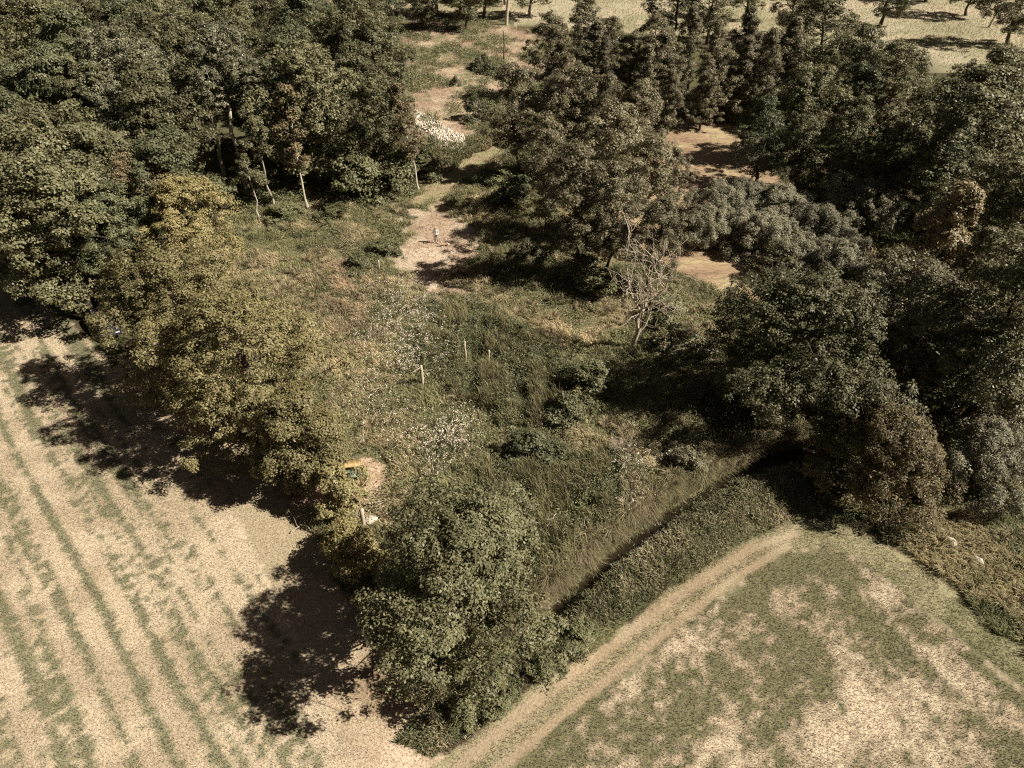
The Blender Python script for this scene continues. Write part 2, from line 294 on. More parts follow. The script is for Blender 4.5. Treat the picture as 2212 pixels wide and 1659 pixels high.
# ---------------------------------------------------------------- blades and leaves
def blades(name, P, h, w, lean, col, rng, ldir=None, mat='blade', seg=2):
    """P (n,2) roots; one blade each"""
    n = len(P); z = zfun(P) - .03; az = rng.rand(n) * 2 * np.pi
    la = az if ldir is None else ldir + rng.randn(n) * .7
    side = np.stack([-np.sin(az), np.cos(az), np.zeros(n)], 1) * (w * .5)[:, None]
    ld = np.stack([np.cos(la), np.sin(la), np.zeros(n)], 1) * (h * lean)[:, None]
    B = np.column_stack([P, z])
    up = np.array((0, 0, 1.0))
    if seg == 1:
        T = B + ld + up * (h * np.sqrt(np.maximum(1 - lean ** 2, .1)))[:, None]
        V = np.stack([B - side, B + side, T], 1).reshape(-1, 3); F = np.arange(3 * n).reshape(-1, 3); C = np.repeat(col, 3, 0)
    else:
        Mi = B + ld * .3 + up * (h * .6)[:, None]; T = B + ld + up * (h * np.maximum(.95 - .5 * lean, .35))[:, None]
        V = np.stack([B - side, B + side, Mi - side * .8, Mi + side * .8, T], 1).reshape(-1, 3); k = np.arange(n)[:, None] * 5
        F = np.concatenate([k + np.array((0, 1, 3)), k + np.array((0, 3, 2)), k + np.array((2, 3, 4))]); C = np.repeat(col, 5, 0)
    return mesh(name, V, F, M[mat], col=C)
def leaf_quads(C, N, size, rng, asp=.6):
    """rhombic leaves centred at C with normals N"""
    n = len(C); r = rng.randn(n, 3); t = np.cross(N, r); t /= np.linalg.norm(t, axis=1)[:, None] + 1e-9; b = np.cross(N, t)
    s = size[:, None] * .5
    V = np.stack([C - t * s, C - b * s * asp + N * s * .15, C + t * s, C + b * s * asp + N * s * .15], 1).reshape(-1, 3)
    return V, np.arange(4 * n).reshape(-1, 4)
def unit(a): return a / (np.linalg.norm(a, axis=1)[:, None] + 1e-9)
def tube(L, pts, rad, sides=6):
    """append a tapered tube to L = (verts, faces)"""
    V, F = L; pts = np.asarray(pts, float); n = len(pts); base = len(V); prev = np.array((1, 0.13, 0.2))
    for i in range(n):
        d = pts[min(i + 1, n - 1)] - pts[max(i - 1, 0)]; d = d / (np.linalg.norm(d) + 1e-9)
        a = np.cross(d, prev); a /= np.linalg.norm(a) + 1e-9; b = np.cross(d, a); prev = np.cross(a, d) + .001
        for k in range(sides):
            th = 2 * math.pi * k / sides; V.append(pts[i] + (a * math.cos(th) + b * math.sin(th)) * rad[i])
        prev = np.array((1, 0.13, 0.2)) if abs(d[0]) < .9 else np.array((.1, 1, .2))
    for i in range(n - 1):
        for k in range(sides):
            p, q = base + i * sides + k, base + i * sides + (k + 1) % sides; F.append((p, q, q + sides, p + sides))
    return L
def curve(a, b, rng, n=6, wob=.06, sag=0.):
    a, b = np.asarray(a, float), np.asarray(b, float); L = np.linalg.norm(b - a); t = np.linspace(0, 1, n)[:, None]
    p = a + (b - a) * t; p[1:-1] += rng.randn(n - 2, 3) * wob * L * .5; p[:, 2] += sag * L * (t[:, 0] * (1 - t[:, 0])); return p

PROF = {
    'round': lambda t: np.sin(np.pi * np.clip(t * .86 + .12, 0, 1)) ** .6,
    'dome': lambda t: np.sqrt(np.clip(1 - (np.clip(t, 0, 1) * .98) ** 2.2, 0, 1)),
    'cone': lambda t: np.clip(1 - t, 0, 1) ** .75 * ss(-.1, .18, t) + .06,
    'column': lambda t: np.clip(np.sin(np.pi * np.clip(t * .9 + .08, 0, 1)), 0, 1) ** .45 * (1 - .45 * t),
    'vase': lambda t: ss(-.2, .7, t) * np.sqrt(np.clip(1.02 - t ** 4, 0, 1)),
}
def tree_meshes(seed, H, zb, R, prof, nl, ncl, nleaf, ls, rl, rc, flat=.55, up=.45, trunk_r=.2, leaf='wood', bark='bark', lean=(0, 0), stems=1, gap=.0, upb=.35, hang=0., asp=.6, rad=(.45, .85)):
    rng = rs(seed); pr = PROF[prof]
    t = (np.arange(nl) + rng.rand(nl)) / nl; rng.shuffle(t); az = np.arange(nl) * 2.39996 + rng.rand(nl) * .9
    rho = pr(t) * R * (rad[0] + (rad[1] - rad[0]) * rng.rand(nl) ** .6)
    ph = rng.rand(4) * 6.28; rho = rho * (1 + .22 * np.sin(2 * az + ph[0] + 3 * t) + .16 * np.sin(3 * az + ph[1] - 7 * t) + .10 * np.sin(9 * t + ph[2]))
    LC = np.stack([rho * np.cos(az), rho * np.sin(az), zb + (H - zb) * (t * .86 + .04)], 1)
    na = max(2, nl // 8); LC[1:1 + na, :2] *= .25
    LC[0] = (0, 0, zb + (H - zb) * .88)
    LR = rl * R * (.75 + .5 * rng.rand(nl)) * (.55 + .45 * pr(t))
    out = LC.copy(); out[:, 2] = 0; out = unit(out)
    li = np.repeat(np.arange(nl), ncl); m = len(li)
    d = unit(rng.randn(m, 3) * .75 + out[li] * .5 + np.array((0, 0, upb)))
    CC = LC[li] + d * (LR[li] * (.55 + .5 * rng.rand(m)))[:, None]; CC[:, 2] = np.maximum(CC[:, 2], .15)
    cr = rc * (.65 + .7 * rng.rand(m)); cU = rng.rand(m)
    ki = np.repeat(np.arange(m), nleaf); n = len(ki)
    od = unit(rng.randn(n, 3) + d[ki] * .7 + np.array((0, 0, .35))); rr = (.35 + .65 * rng.rand(n) ** .6)
    off = od * rr[:, None]; off[:, 2] = off[:, 2] * flat - hang * np.abs(rng.randn(n))
    C = CC[ki] + off * cr[ki][:, None] + rng.randn(n, 3) * rc * .12; C[:, 2] = np.maximum(C[:, 2], .05)
    N = unit(od * .55 + d[ki] * .25 + np.array((0, 0, up)) + rng.randn(n, 3) * .42)
    V, F = leaf_quads(C, N, ls * (.6 + .8 * rng.rand(n)), rng, asp)
    tint = np.repeat(np.clip(.45 * cU[ki] + .4 * rng.rand(n) + .15 * rng.rand(nl)[li][ki], 0, 1), 4)
    sh = np.array((lean[0], lean[1], 0)) ; V = V + sh * (np.maximum(V[:, 2:3], 0) / H) ** 1.2 * H
    L = ([], [])
    top = np.array((0, 0, zb + (H - zb) * .8))
    for sidx in range(stems):
        off0 = np.zeros(3) if stems == 1 else np.array((math.cos(sidx * 2.4) * .3, math.sin(sidx * 2.4) * .3, 0))
        tp = top if stems == 1 else LC[sidx + 1]
        pts = curve(off0 + (0, 0, -.25), tp, rng, 8, .03); k = np.linspace(0, 1, 8); tube(L, pts, trunk_r * (1 - .8 * k) * (1 + .5 * np.exp(-k * 14)) / (1 if stems == 1 else 1.5), 8)
        for i in range(nl):
            if i % stems != sidx: continue
            fr = np.clip((LC[i, 2] - .35 * np.hypot(*LC[i, :2])) / top[2], .22 if stems == 1 else .05, .95); j = fr * 7; j0 = int(min(j, 6)); a = pts[j0] + (pts[j0 + 1] - pts[j0]) * (j - j0)
            tube(L, curve(a, LC[i], rng, 5, .07, .18), trunk_r * (.34 - .2 * fr) * np.array((1, .75, .55, .4, .25)), 5)
            for q in range(min(4, ncl)):
                tube(L, curve(LC[i], CC[i * ncl + q], rng, 3, .1), trunk_r * np.array((.09, .06, .03)), 3)
    TV = np.array(L[0]); TV = TV + sh * (np.maximum(TV[:, 2:3], 0) / H) ** 1.2 * H
    return (TV, np.array(L[1])), (V, F, tint), leaf, bark
def build_tree(name, md, loc, rz=0., s=1.):
    (TV, TF), (V, F, tint), leaf, bark = md
    r = empty(name, loc, rz); r.scale = (s, s, s)
    mesh('trunk', TV, TF, M[bark], r, smooth=True); mesh('crown', V, F, M[leaf], r, tint=tint); return r
def gz(x, y): return float(zfun(np.array([[x, y]]))[0])
def spot(u, v, h):
    p = at(u, v, h); return (p[0], p[1], gz(p[0], p[1]))

# ---- the near, individually shaped trees: (name, label, category, u, v of the crown's top, height, mesh spec)
BIG = dict(nl=34, ncl=23, nleaf=84, ls=.148, rl=.36, rc=.50, flat=.5, rad=(.35, .80))
NEAR = [
    ('ash_tree', 'big dark green ash standing alone at the bottom of the meadow', 'tree', 985, 1120, 10.2, dict(zb=1.4, R=5.0, prof='round', leaf='ash', trunk_r=.32, **{**BIG, 'nl': 42})),
    ('ash_tree', 'broad green ash tree on the right whose shadow falls over the meadow beside the ditch', 'tree', 1768, 605, 11.5, dict(zb=1.4, R=7.2, prof='round', leaf='ash', trunk_r=.4, **{**BIG, 'nl': 42, 'nl': 58, 'rl': .28, 'rc': .52, 'ls': .17, 'nleaf': 64})),
    ('maple_tree', 'large olive green maple with the nearest broad crown of the row along the stubble field', 'tree', 480, 640, 12.5, dict(zb=.6, R=5.7, prof='round', leaf='maple', trunk_r=.36, **{**BIG, 'nl': 46})),
    ('maple_tree', 'olive maple in the middle of the row between the yellow tree and the nearest maple', 'tree', 335, 530, 12.5, dict(zb=.6, R=5.5, prof='round', leaf='maple', trunk_r=.34, **{**BIG, 'nl': 44})),
    ('maple_tree', 'yellow leaved maple, brightest crown of the tree row beside the pale poplar trunk', 'tree', 365, 380, 12.0, dict(zb=1.0, R=4.5, prof='round', leaf='yellow', trunk_r=.3, **BIG)),
    ('maple_tree', 'small olive maple at the lower end of the row, above the corrugated sheets', 'tree', 628, 845, 8.5, dict(zb=1.2, R=2.7, prof='round', leaf='maple', trunk_r=.16, bark='palebark', **{**BIG, 'nl': 26, 'ncl': 24})),
    ('sycamore_tree', 'dark blue green sycamore left of the yellow maple, hanging over the shaded stubble', 'tree', 232, 400, 11.5, dict(zb=.8, R=4.4, prof='round', leaf='dark', trunk_r=.32, **BIG)),
    ('woodland_tree', 'brownish green thin crowned tree between the dark sycamore and the yellow maple', 'tree', 275, 325, 13.0, dict(zb=2, R=3.9, prof='round', leaf='russet', trunk_r=.25, **{**BIG, 'ncl': 20, 'nleaf': 56})),
    ('poplar_tree', 'broad ragged grey green poplar left of the poplar with twin white trunks', 'tree', 235, 60, 17.0, dict(zb=6, R=5.4, prof='round', leaf='poplar', bark='palebark', trunk_r=.3, **{**BIG, 'nl': 34, 'ncl': 26, 'ls': .21, 'rc': .55, 'nleaf': 56})),
    ('poplar_tree', 'tall poplar with twin white trunks at the edge of the wood', 'tree', 447, 62, 17.5, dict(zb=9, R=4.0, prof='round', leaf='poplar', bark='palebark', trunk_r=.32, lean=(-.10, 0), **{**BIG, 'nl': 26, 'ncl': 24, 'ls': .21, 'rc': .52, 'nleaf': 56})),
    ('hawthorn_tree', 'russet brown hawthorn with a low spreading crown at the corner of the mown field', 'tree', 1950, 910, 6.4, dict(zb=.5, R=4.3, prof='dome', leaf='haw', trunk_r=.25, **{**BIG, 'nl': 36, 'ls': .13, 'rc': .42, 'up': .3, 'flat': .8, 'rl': .32})),
    ('sallow_bush', 'dark glossy sallow with pale flecked leaves behind the broad ash on the right', 'bush', 2000, 585, 9.0, dict(zb=.6, R=6.0, prof='dome', leaf='sallow', trunk_r=.25, stems=3, **{**BIG, 'nl': 36, 'ls': .18, 'rc': .5, 'nleaf': 60})),
    ('sallow_bush', 'dense sallow on the right edge above the rough grass and the two boulders', 'bush', 2140, 690, 8.5, dict(zb=.5, R=5.6, prof='dome', leaf='sallow', trunk_r=.25, stems=3, **{**BIG, 'nl': 34, 'ls': .18, 'rc': .5, 'nleaf': 60})),
    ('birch_tree', 'tall brownish birch with a ragged lit crown rising above the sallows on the right', 'tree', 2105, 380, 13.5, dict(zb=2.0, R=2.7, prof='column', leaf='russet', bark='palebark', trunk_r=.2, **{**BIG, 'nl': 30, 'ncl': 22, 'ls': .22, 'rc': .5, 'hang': .4, 'nleaf': 44})),
    ('yellow_shrub', 'yellow green elder bush half in the shadow of the lone ash, beside a pale post', 'bush', 745, 1150, 3.0, dict(zb=.2, R=2.0, prof='dome', leaf='yellow', trunk_r=.1, stems=3, nl=14, ncl=18, nleaf=40, ls=.16, rl=.4, rc=.38)),
    ('young_maple', 'young leafy tree in front of the corrugated sheets at the end of the row', 'tree', 722, 1010, 4.2, dict(zb=.7, R=1.5, prof='round', leaf='maple', trunk_r=.08, nl=14, ncl=16, nleaf=40, ls=.16, rl=.42, rc=.34)),
    ('bare_bush', None, None, 0, 0, 0, None),
]
seed = 100
for name, label, cat, u, v, h, sp in NEAR:
    if not sp: continue
    seed += 1
    tag(build_tree(name, tree_meshes(seed, h, **sp), spot(u, v, h), (seed * 1.7) % 6.28), label, cat)

# ---- woodland prototypes, then copies
PROTO = {}
def proto(kind, h, name, **sp):
    global seed
    seed += 1; PROTO.setdefault(kind, []).append([tree_meshes(seed, h, **sp), h, None, name])
FAR = dict(nl=58, ncl=11, nleaf=46, ls=.22, rl=.25, rc=.60, flat=.5, rad=(.3, .95))
for i in range(4): proto('wood', 15, 'woodland_tree', zb=2.0, R=4.8, prof='round', leaf=('wood', 'dark', 'wood', 'ash')[i], trunk_r=.28, **FAR)
for i in range(3): proto('alder', 13, 'alder_tree', zb=3.0, R=2.6, prof='round', leaf='alder', trunk_r=.17, **{**FAR, 'nl': 130, 'ncl': 4, 'nleaf': 34, 'ls': .18, 'rc': .46, 'rl': .13, 'rad': (.1, 1.2), 'flat': .45})
for i in range(2): proto('cone', 14, 'alder_tree', zb=1.2, R=3.3, prof='cone', leaf='alder', trunk_r=.22, **{**FAR, 'nl': 150, 'ncl': 5, 'nleaf': 36, 'ls': .19, 'rc': .50, 'rl': .12, 'rad': (.15, 1.1), 'flat': .4})
for i in range(2): proto('thin', 12, 'birch_tree', zb=3.5, R=1.6, prof='column', leaf='russet' if i else 'wood', bark='palebark', trunk_r=.12, **{**FAR, 'nl': 26, 'ncl': 9, 'nleaf': 34, 'ls': .18, 'rc': .38, 'rad': (.2, 1.0)})
for i in range(3): proto('willow', 4.6, 'grey_willow_bush', zb=.3, R=3.3, prof='dome', leaf='willow', trunk_r=.12, stems=4, **{**FAR, 'nl': 100, 'ncl': 10, 'nleaf': 40, 'ls': .15, 'rc': .32, 'rl': .15, 'flat': 1.3, 'rad': (.2, 1.0), 'asp': .4, 'up': .5})
for i in range(3): proto('bush', 2.0, 'bramble_bush', zb=.1, R=1.5, prof='dome', leaf=('sallow', 'bramble', 'dark')[i], trunk_r=.05, stems=3, nl=12, ncl=14, nleaf=34, ls=.15, rl=.4, rc=.32)
cnt = {}
def put(kind, u, v, h, label, cat='tree', group=None, idx=None, wide=1., name=None, base=False):
    k = cnt.get(kind, 0); cnt[kind] = k + 1; L = PROTO[kind]; e = L[(k if idx is None else idx) % len(L)]
    loc = spot(u, v, 0 if base else h); s = h / e[1]
    if e[2] is None: e[2] = o = build_tree(e[3], e[0], loc)
    else: o = copy_tree(e[2])
    if name: o.name = name
    o.location = loc; o.rotation_euler = (.10 * math.sin(k * 7.3 + u), .10 * math.sin(k * 3.1 + v), (k * 2.1 + u * .013) % 6.28); o.scale = (s * wide, s * wide, s)
    return tag(o, label, cat, group)
r0 = rs(5)
# the wood at upper left: its canopy, row behind row
SKIP = [(235, 60, 75), (447, 62, 60)]
gname = 'trees of the closed wood at the upper left'
for j, v in enumerate((-95, -40, 20, 80, 140, 200, 262, 320)):
    for u in range(-90, 905, 98):
        uu, vv = u + 49 * (j % 2) + r0.randn() * 14, v + r0.randn() * 12
        if vv > 45 and (uu < 640 and uu > 330): continue
        if vv > 108 and uu > 520: continue
        if uu > (840 if vv < 60 else 790): continue
        if vv > 290 and uu > 150: continue
        if vv < 20 and uu > 880: continue
        if any(math.hypot(uu - a, vv - b) < c for a, b, c in SKIP): continue
        hh = 15.5 + r0.randn() * 1.3
        lab = 'dense woodland tree in the closed canopy of the upper left wood' if uu < 600 else 'dense tree of the upper left wood where it borders the dry clearing'
        put('wood', uu, vv, hh, lab, group=gname if uu < 600 else 'wood trees bordering the dry clearing')
for u, v, h, lab in ((745, 88, 14.5, 'full crowned alder at the right edge of the wood, above pale fallen branches'), (650, 112, 13.5, 'woodland tree at the edge of the meadow behind the ivy clad leaning trunk'), (800, 160, 13, 'woodland tree left of the slim dark tree by the grass path'), (60, 245, 12, 'grey green willow like tree at the left edge of the picture, shading the field'), (140, 350, 10, 'dark shaded tree left of the sycamore at the field edge'), (20, 310, 11, 'dark tree on the left edge where the field shadow begins'), (85, 410, 8.5, 'low dark tree over the shadowed corner of the stubble field')):
    put('wood', u, v, h, lab)
for u, v, h, lab in ((536, 205, 12.5, 'slim white stemmed birch at the edge of the wood, right of the twin trunked poplar'), (610, 170, 14, 'slender leaning tree with an ivy covered trunk in front of the dark wood'), (520, 300, 9, 'thin pale sapling left of the slim birch at the wood edge'), (884, 165, 13, 'slim dark tree beside the grass path and the white rubble')):
    put('thin', u, v, h, lab)
put('bush', 760, 350, 4.5, 'pale green bushy sapling at the foot of the wood beside the fallen branches', 'bush', idx=1); put('bush', 840, 330, 4.5, 'yellow green bush between the wood and the slim dark tree', 'bush', idx=1)
put('bush', 905, 335, 2.6, 'leafy green thicket left of the grass path below the white rubble', 'bush', idx=1, wide=1.3)
# alders standing between meadow and pond
for u, v, h, w, lab in (
    (1122, 120, 14, 1.0, 'tall slim alder with a bare lower trunk right of the grass path'), (1187, 232, 11.5, 1.0, 'alder just right of the tall slim alder, in front of the pond'),
    (1266, 112, 14, .9, 'sparse pale topped alder in the middle of the tree belt'), (1266, 275, 14.5, .95, 'brownish alder with a thin crown standing nearest to the meadow shadow'),
    (1345, 215, 15, 1.1, 'dark bushy alder with its trunk against the brown pond'), (1225, 150, 13, 1.0, 'alder between the tall slim alder and the pale topped alder'),
    (1320, 150, 13, 1.0, 'alder behind the dark bushy alder near the pond'), (1400, 140, 13, 1.0, 'alder with a pointed crown left of the upper pond'),
    (1340, 330, 12.5, .95, 'alder in front of the dark bushy alder, over the bare dead tree'), (1432, 400, 10.5, 1.1, 'alder with a low crown beside the lower pond'),
    (1483, 290, 10.5, .7, 'thin topped alder rising in front of the shaded upper pond'), (1420, 250, 13, 1.0, 'alder at the left bank of the upper pond'), (1180, 345, 8, .8, 'short alder at the shady edge of the dry clearing with the standing person')):
    put('alder', u, v, h, lab, wide=w)
for u, v, h, w, k, lab in (
    (1195, 5, 13, 1, 'alder', 'alder at the upper right end of the dry clearing'), (1250, -25, 13, 1, 'alder', 'dark alder left of the pasture strip at the top'), (1338, 20, 13, .9, 'alder', 'alder standing before the pale pasture at the top'),
    (1428, 5, 14, 1, 'alder', 'dark alder with an open crown against the pale pasture'), (1300, 60, 12, .9, 'cone', 'pointed dark tree below the pale pasture, behind the alder belt'),
    (1225, 20, 12, 1.0, 'cone', 'pointed alder at the far end of the alder belt, left side'), (1275, 25, 13, 1.0, 'cone', 'pointed alder with a dark crown just below the pasture strip'), (1370, 50, 12, 1.0, 'cone', 'broad pointed alder at the top of the alder belt'), (1415, 75, 11, 1.0, 'cone', 'pointed alder beside the reeds of the upper pond'), (1460, 45, 12, 1.0, 'cone', 'pointed alder left of the pointed tree above the pond'), (1470, 130, 9, 1.0, 'cone', 'low pointed alder over the reeds at the head of the pond'), (1620, 60, 12, 1.0, 'cone', 'pointed alder between two dark conical alders above the pond'), (1750, 20, 13, 1.0, 'cone', 'pointed tree left of the dark spreading tree at the upper right'),
    (1515, -5, 13, .8, 'cone', 'pointed tree left of the three dark conical trees above the upper pond'), (1587, 15, 14.5, .9, 'cone', 'dark conical alder straight above the upper pond'), (1652, -5, 14.5, .95, 'cone', 'dark conical alder right of the one above the upper pond'),
    (1690, 40, 13, .9, 'cone', 'conical alder beside the gap with pale ground at the upper right'), (1540, 110, 10, .9, 'cone', 'lower conical tree at the head of the upper pond'),
    (1815, -25, 15, 1.2, 'wood', 'dark spreading tree in front of the rough clearing at the upper right'), (1870, 40, 14, 1.1, 'wood', 'dark open crowned tree below the rough clearing at the upper right'), (1900, 130, 12, 1, 'wood', 'dark tree behind the reddish birch on the right'),
    (1985, 85, 14, 1.1, 'wood', 'dark green tree right of the reddish birch'), (2140, 130, 16, 1.35, 'wood', 'largest dark shaded tree at the upper right edge'), (2215, 90, 15, 1.2, 'wood', 'dark tree cut by the right edge near the top'), (2060, 235, 12, 1, 'wood', 'dark tree in deep shade left of the largest right edge tree'),
    (2200, 330, 13, 1.1, 'wood', 'dark tree on the right edge behind the brownish birch'), (2190, 480, 11, 1., 'cone', 'drooping dark tree at the right edge below the brownish birch'), (1725, 125, 12, 1.0, 'wood', 'bushy alder at the upper left of the big clump right of the pond'), (1800, 135, 12, .95, 'wood', 'pale green topped tree in the middle of the big clump right of the pond'),
    (1680, 190, 11, .9, 'wood', 'brown green tree at the left of the clump overhanging the shaded pond'), (1770, 240, 10, .9, 'wood', 'tree with bare grey twigs fronting the clump right of the pond'), (1850, 200, 11.5, .9, 'wood', 'tree at the right of the big clump beyond the grey willows'),
    (1938, 165, 11, 1., 'thin', 'reddish thin birch leaning among the dark trees at the right'), (1970, 265, 9, 1., 'wood', 'yellow green rounded tree between the grey willows and the dark trees'), (1900, 330, 7, .9, 'wood', 'small olive tree behind the grey willows')):
    put(k, u, v, h, lab, wide=w, idx=1 if k == 'thin' else None)
wl = ['grey willow bush at the near left of the willow scrub beside the lower pond', 'grey willow bush at the back left of the willow scrub', 'grey willow bush topmost in the middle of the willow scrub', 'grey willow bush at the centre of the willow scrub', 'grey willow bush overhanging the lower pond bank', 'grey willow bush at the right of the willow scrub', 'grey willow bush at the far right in front of the dark trees', 'grey willow bush in front of the sallows below the willow scrub', 'grey willow bush at the back right of the willow scrub', 'grey willow bush by the shaded water at the head of the willow scrub']
for i, (u, v, h) in enumerate(((1545, 440, 4.2), (1570, 395, 4.6), (1690, 395, 4.8), (1660, 450, 4.5), (1730, 505, 4.2), (1790, 440, 4.8), (1890, 400, 4.6), (1830, 530, 4.6), (1830, 380, 4.4), (1630, 385, 4.0))):
    put('willow', u, v, h, wl[i], 'bush', 'willow scrub by the pond', wide=1.12)
put('willow', 1704, 70, 9, 'small silvery willow among the dark conical trees at the top right', name='silver_willow', wide=.5); put('willow', 2180, 930, 5, 'blue green bush at the right edge above the boulders', 'bush', wide=.9)
# far tree belt at the top and beyond the frame
for i, (u, v) in enumerate(((930, -150), (985, -140), (1040, -150), (1090, -145), (900, -120), (1150, -150), (1000, -105), (1480, -95), (1560, -110), (1640, -120), (1740, -105), (1960, -140), (2050, -150), (2150, -140), (2260, -110), (2290, 160), (2300, 330), (2290, 520))):
    put('wood', u, v, 13 + (i % 3), 'tree in the belt beyond the pasture along the top' if i < 11 else 'tree closing the rough clearing at the top right', group='tree belt at the top' if i < 11 else 'trees around the top right clearing')
# bushes of the meadow and of the dry clearing (u, v at the foot)
for u, v, h, w, k, lab in (
    (1273, 840, 2.4, 1.0, 1, 'rounded green bush at the lit edge of the broad ash shadow'), (1228, 905, 1.9, 1.3, 1, 'bramble bush in the middle of the meadow left of the broad ash shadow'), (1150, 990, 1.8, 1.5, 2, 'dark glossy leaved bush at the foot of the nettle stand'),
    (1480, 1010, 1.4, 1.2, 0, 'pale flecked bush at the bright tip of the bank beside the ditch'), (780, 585, 1.5, 1.6, 1, 'low bramble thicket between the yellow maple and the dry clearing'), (830, 545, 1.3, 1.6, 1, 'bramble patch left of the standing person'), (620, 470, 1.4, 1.8, 1, 'green thicket below the slim birch at the wood edge'), (720, 470, 1.3, 1.8, 1, 'green thicket below the fallen branches'), (1250, 600, 2.2, 1.2, 0, 'bush in the alder shade right of the standing person'), (1290, 640, 2.2, 1.3, 1, 'light green bush lit in the shade under the alders'), (1140, 560, 1.6, 1.2, 0, 'sprawling bush at the left edge of the alder shade'), (1470, 760, 2.0, 1.4, 0, 'bush behind the upper edge of the broad ash shadow'), (1430, 690, 2.0, 1.4, 1, 'bush beside the bare dead tree below the pond'), (1110, 440, 2.6, 1.2, 2, 'dark bush at the foot of the tall slim alder'), (1030, 150, 1.7, .9, 2, 'dark upright bush in the dry upper clearing, left of a pair'), (1060, 160, 1.8, 1.0, 2, 'dark bush beside the alder crown in the dry upper clearing'), (985, 185, 1.3, .8, 2, 'lone small dark bush in the middle of the dry upper clearing'), (1045, 140, 1.6, .9, 2, 'rearmost of the clustered dark bushes in the dry upper clearing'), (1025, 258, 2.6, 1.0, 2, 'dark bush over the upper end of the white rubble'), (1180, 1455, .9, 1.5, 1, 'low green shrub at the right foot of the lone ash'), (1080, 1530, .9, 1.5, 1, 'low green shrub below the lone ash beside the track'), (1000, 1550, .8, 1.4, 1, 'low green shrub at the lower tip of the meadow'), (1250, 1390, .9, 1.5, 1, 'low shrub on the bank between the lone ash and the rutted track'), (1085, 400, 1.8, 1.3, 1, 'large green clump right of the grass path')):
    put('bush', u, v, h, lab, 'bush', idx=k, wide=w, base=True)

# ---------------------------------------------------------------- grass, stubble, nettles, seed heads
def scatter(poly, dens, rng, margin=120, keep=None):
    lo, hi = poly.min(0), poly.max(0); n = int(dens * np.prod(hi - lo)); P = lo + rng.rand(n, 2) * (hi - lo); P = P[P[:, 1] > 8]
    u, v = pix(P); P = P[(u > -margin) & (u < 2212 + margin) & (v > -margin) & (v < 1659 + margin)]
    return P[poly_sd(P, poly) + (fbm(P[:, 0], P[:, 1], 1.8, 3, 61) - .5) * 2.4 > 0]
def stuff(o): o['kind'] = 'stuff'; return o
rg = rs(77)
P = scatter(FIELD_L, 270, rg); c, zi = colour(P); P, c = P[zi == 1], c[zi == 1]; n = len(P)
green = (c[:, 0] < .30); h = np.where(green, .10 + .10 * rg.rand(n), .06 + .12 * rg.rand(n))
stuff(blades('stubble', P, h, np.full(n, .045), .2 + .7 * rg.rand(n), c * (.74 + .55 * rg.rand(n))[:, None], rg, seg=1))
P = scatter(FIELD_R, 270, rg); c, zi = colour(P); P, c = P[zi == 2], c[zi == 2]; n = len(P)
stuff(blades('mown_hay_stubble', P, .06 + .13 * rg.rand(n), np.full(n, .045), .2 + .7 * rg.rand(n), c * (.66 + .68 * rg.rand(n))[:, None], rg, seg=1))
P = scatter(HEAD, 260, rg); c, zi = colour(P); k = (zi == 3) & (np.minimum(line_d(P, RUT_A), line_d(P, RUT_B)) > .30 * rg.rand(len(P)) + .15); P, c = P[k], c[k]; n = len(P)
stuff(blades('track_grass', P, .07 + .14 * rg.rand(n), np.full(n, .04), .2 + .7 * rg.rand(n), c * (.5 + .85 * rg.rand(n))[:, None], rg, seg=1))
# meadow: patches of dry straw grass, green sedge, and a stand of reeds
P = scatter(MEADOW, 130, rg); c, zi = colour(P); k = (zi == 4) & (poly_sd(P, YARD) < -.7); P = P[k]; n = len(P); x, y = P.T
patch, patch2 = fbm(x, y, 4.5, 4, 31), fbm(x, y, 1.3, 3, 32)
NETTLE = W2([(930, 640), (1010, 650), (1120, 700), (1220, 780), (1230, 850), (1150, 960), (1040, 900), (960, 830), (900, 760)])
LOWGREEN = W2([(1090, 1000), (1320, 960), (1400, 1060), (1250, 1250), (1150, 1300), (1000, 1180), (960, 1080)])
ndist = np.maximum(poly_sd(P, NETTLE), poly_sd(P, LOWGREEN)); inn = ss(-1, 1, ndist + (patch2 - .5) * 2)
dry = ss(.47, .6, patch) * (1 - inn)
PINK = W2([(690, 560), (800, 560), (830, 640), (780, 800), (720, 760), (690, 640)]); pk = ss(-1, 1.5, poly_sd(P, PINK)) * (1 - inn); dry = np.maximum(dry, pk * ss(.35, .6, patch2))
col = mixc(mixc(np.tile(A(.26, .245, .125), (n, 1)), A(.50, .41, .25), dry), mixc(np.tile(A(.140, .138, .066), (n, 1)), A(.24, .215, .115), ss(.45, .62, patch2)), inn)
col = mixc(col, A(.42, .30, .20), pk * .7); col = col * (.5 + .85 * rg.rand(n) + 1.2 * (fbm(x, y, 2.0, 3, 33) - .5))[:, None]
hh = (.30 + .35 * rg.rand(n)) * (1 + .9 * inn + .35 * pk) * np.clip(.2 + 3.2 * (patch2 - .26), .25, 1.6)
stuff(blades('meadow_grass', P, hh, .035 + .03 * rg.rand(n), np.where(inn > .5, .1 + .3 * rg.rand(n), .3 + .6 * rg.rand(n)), col, rg, ldir=2.6 + 2 * (patch - .5)))
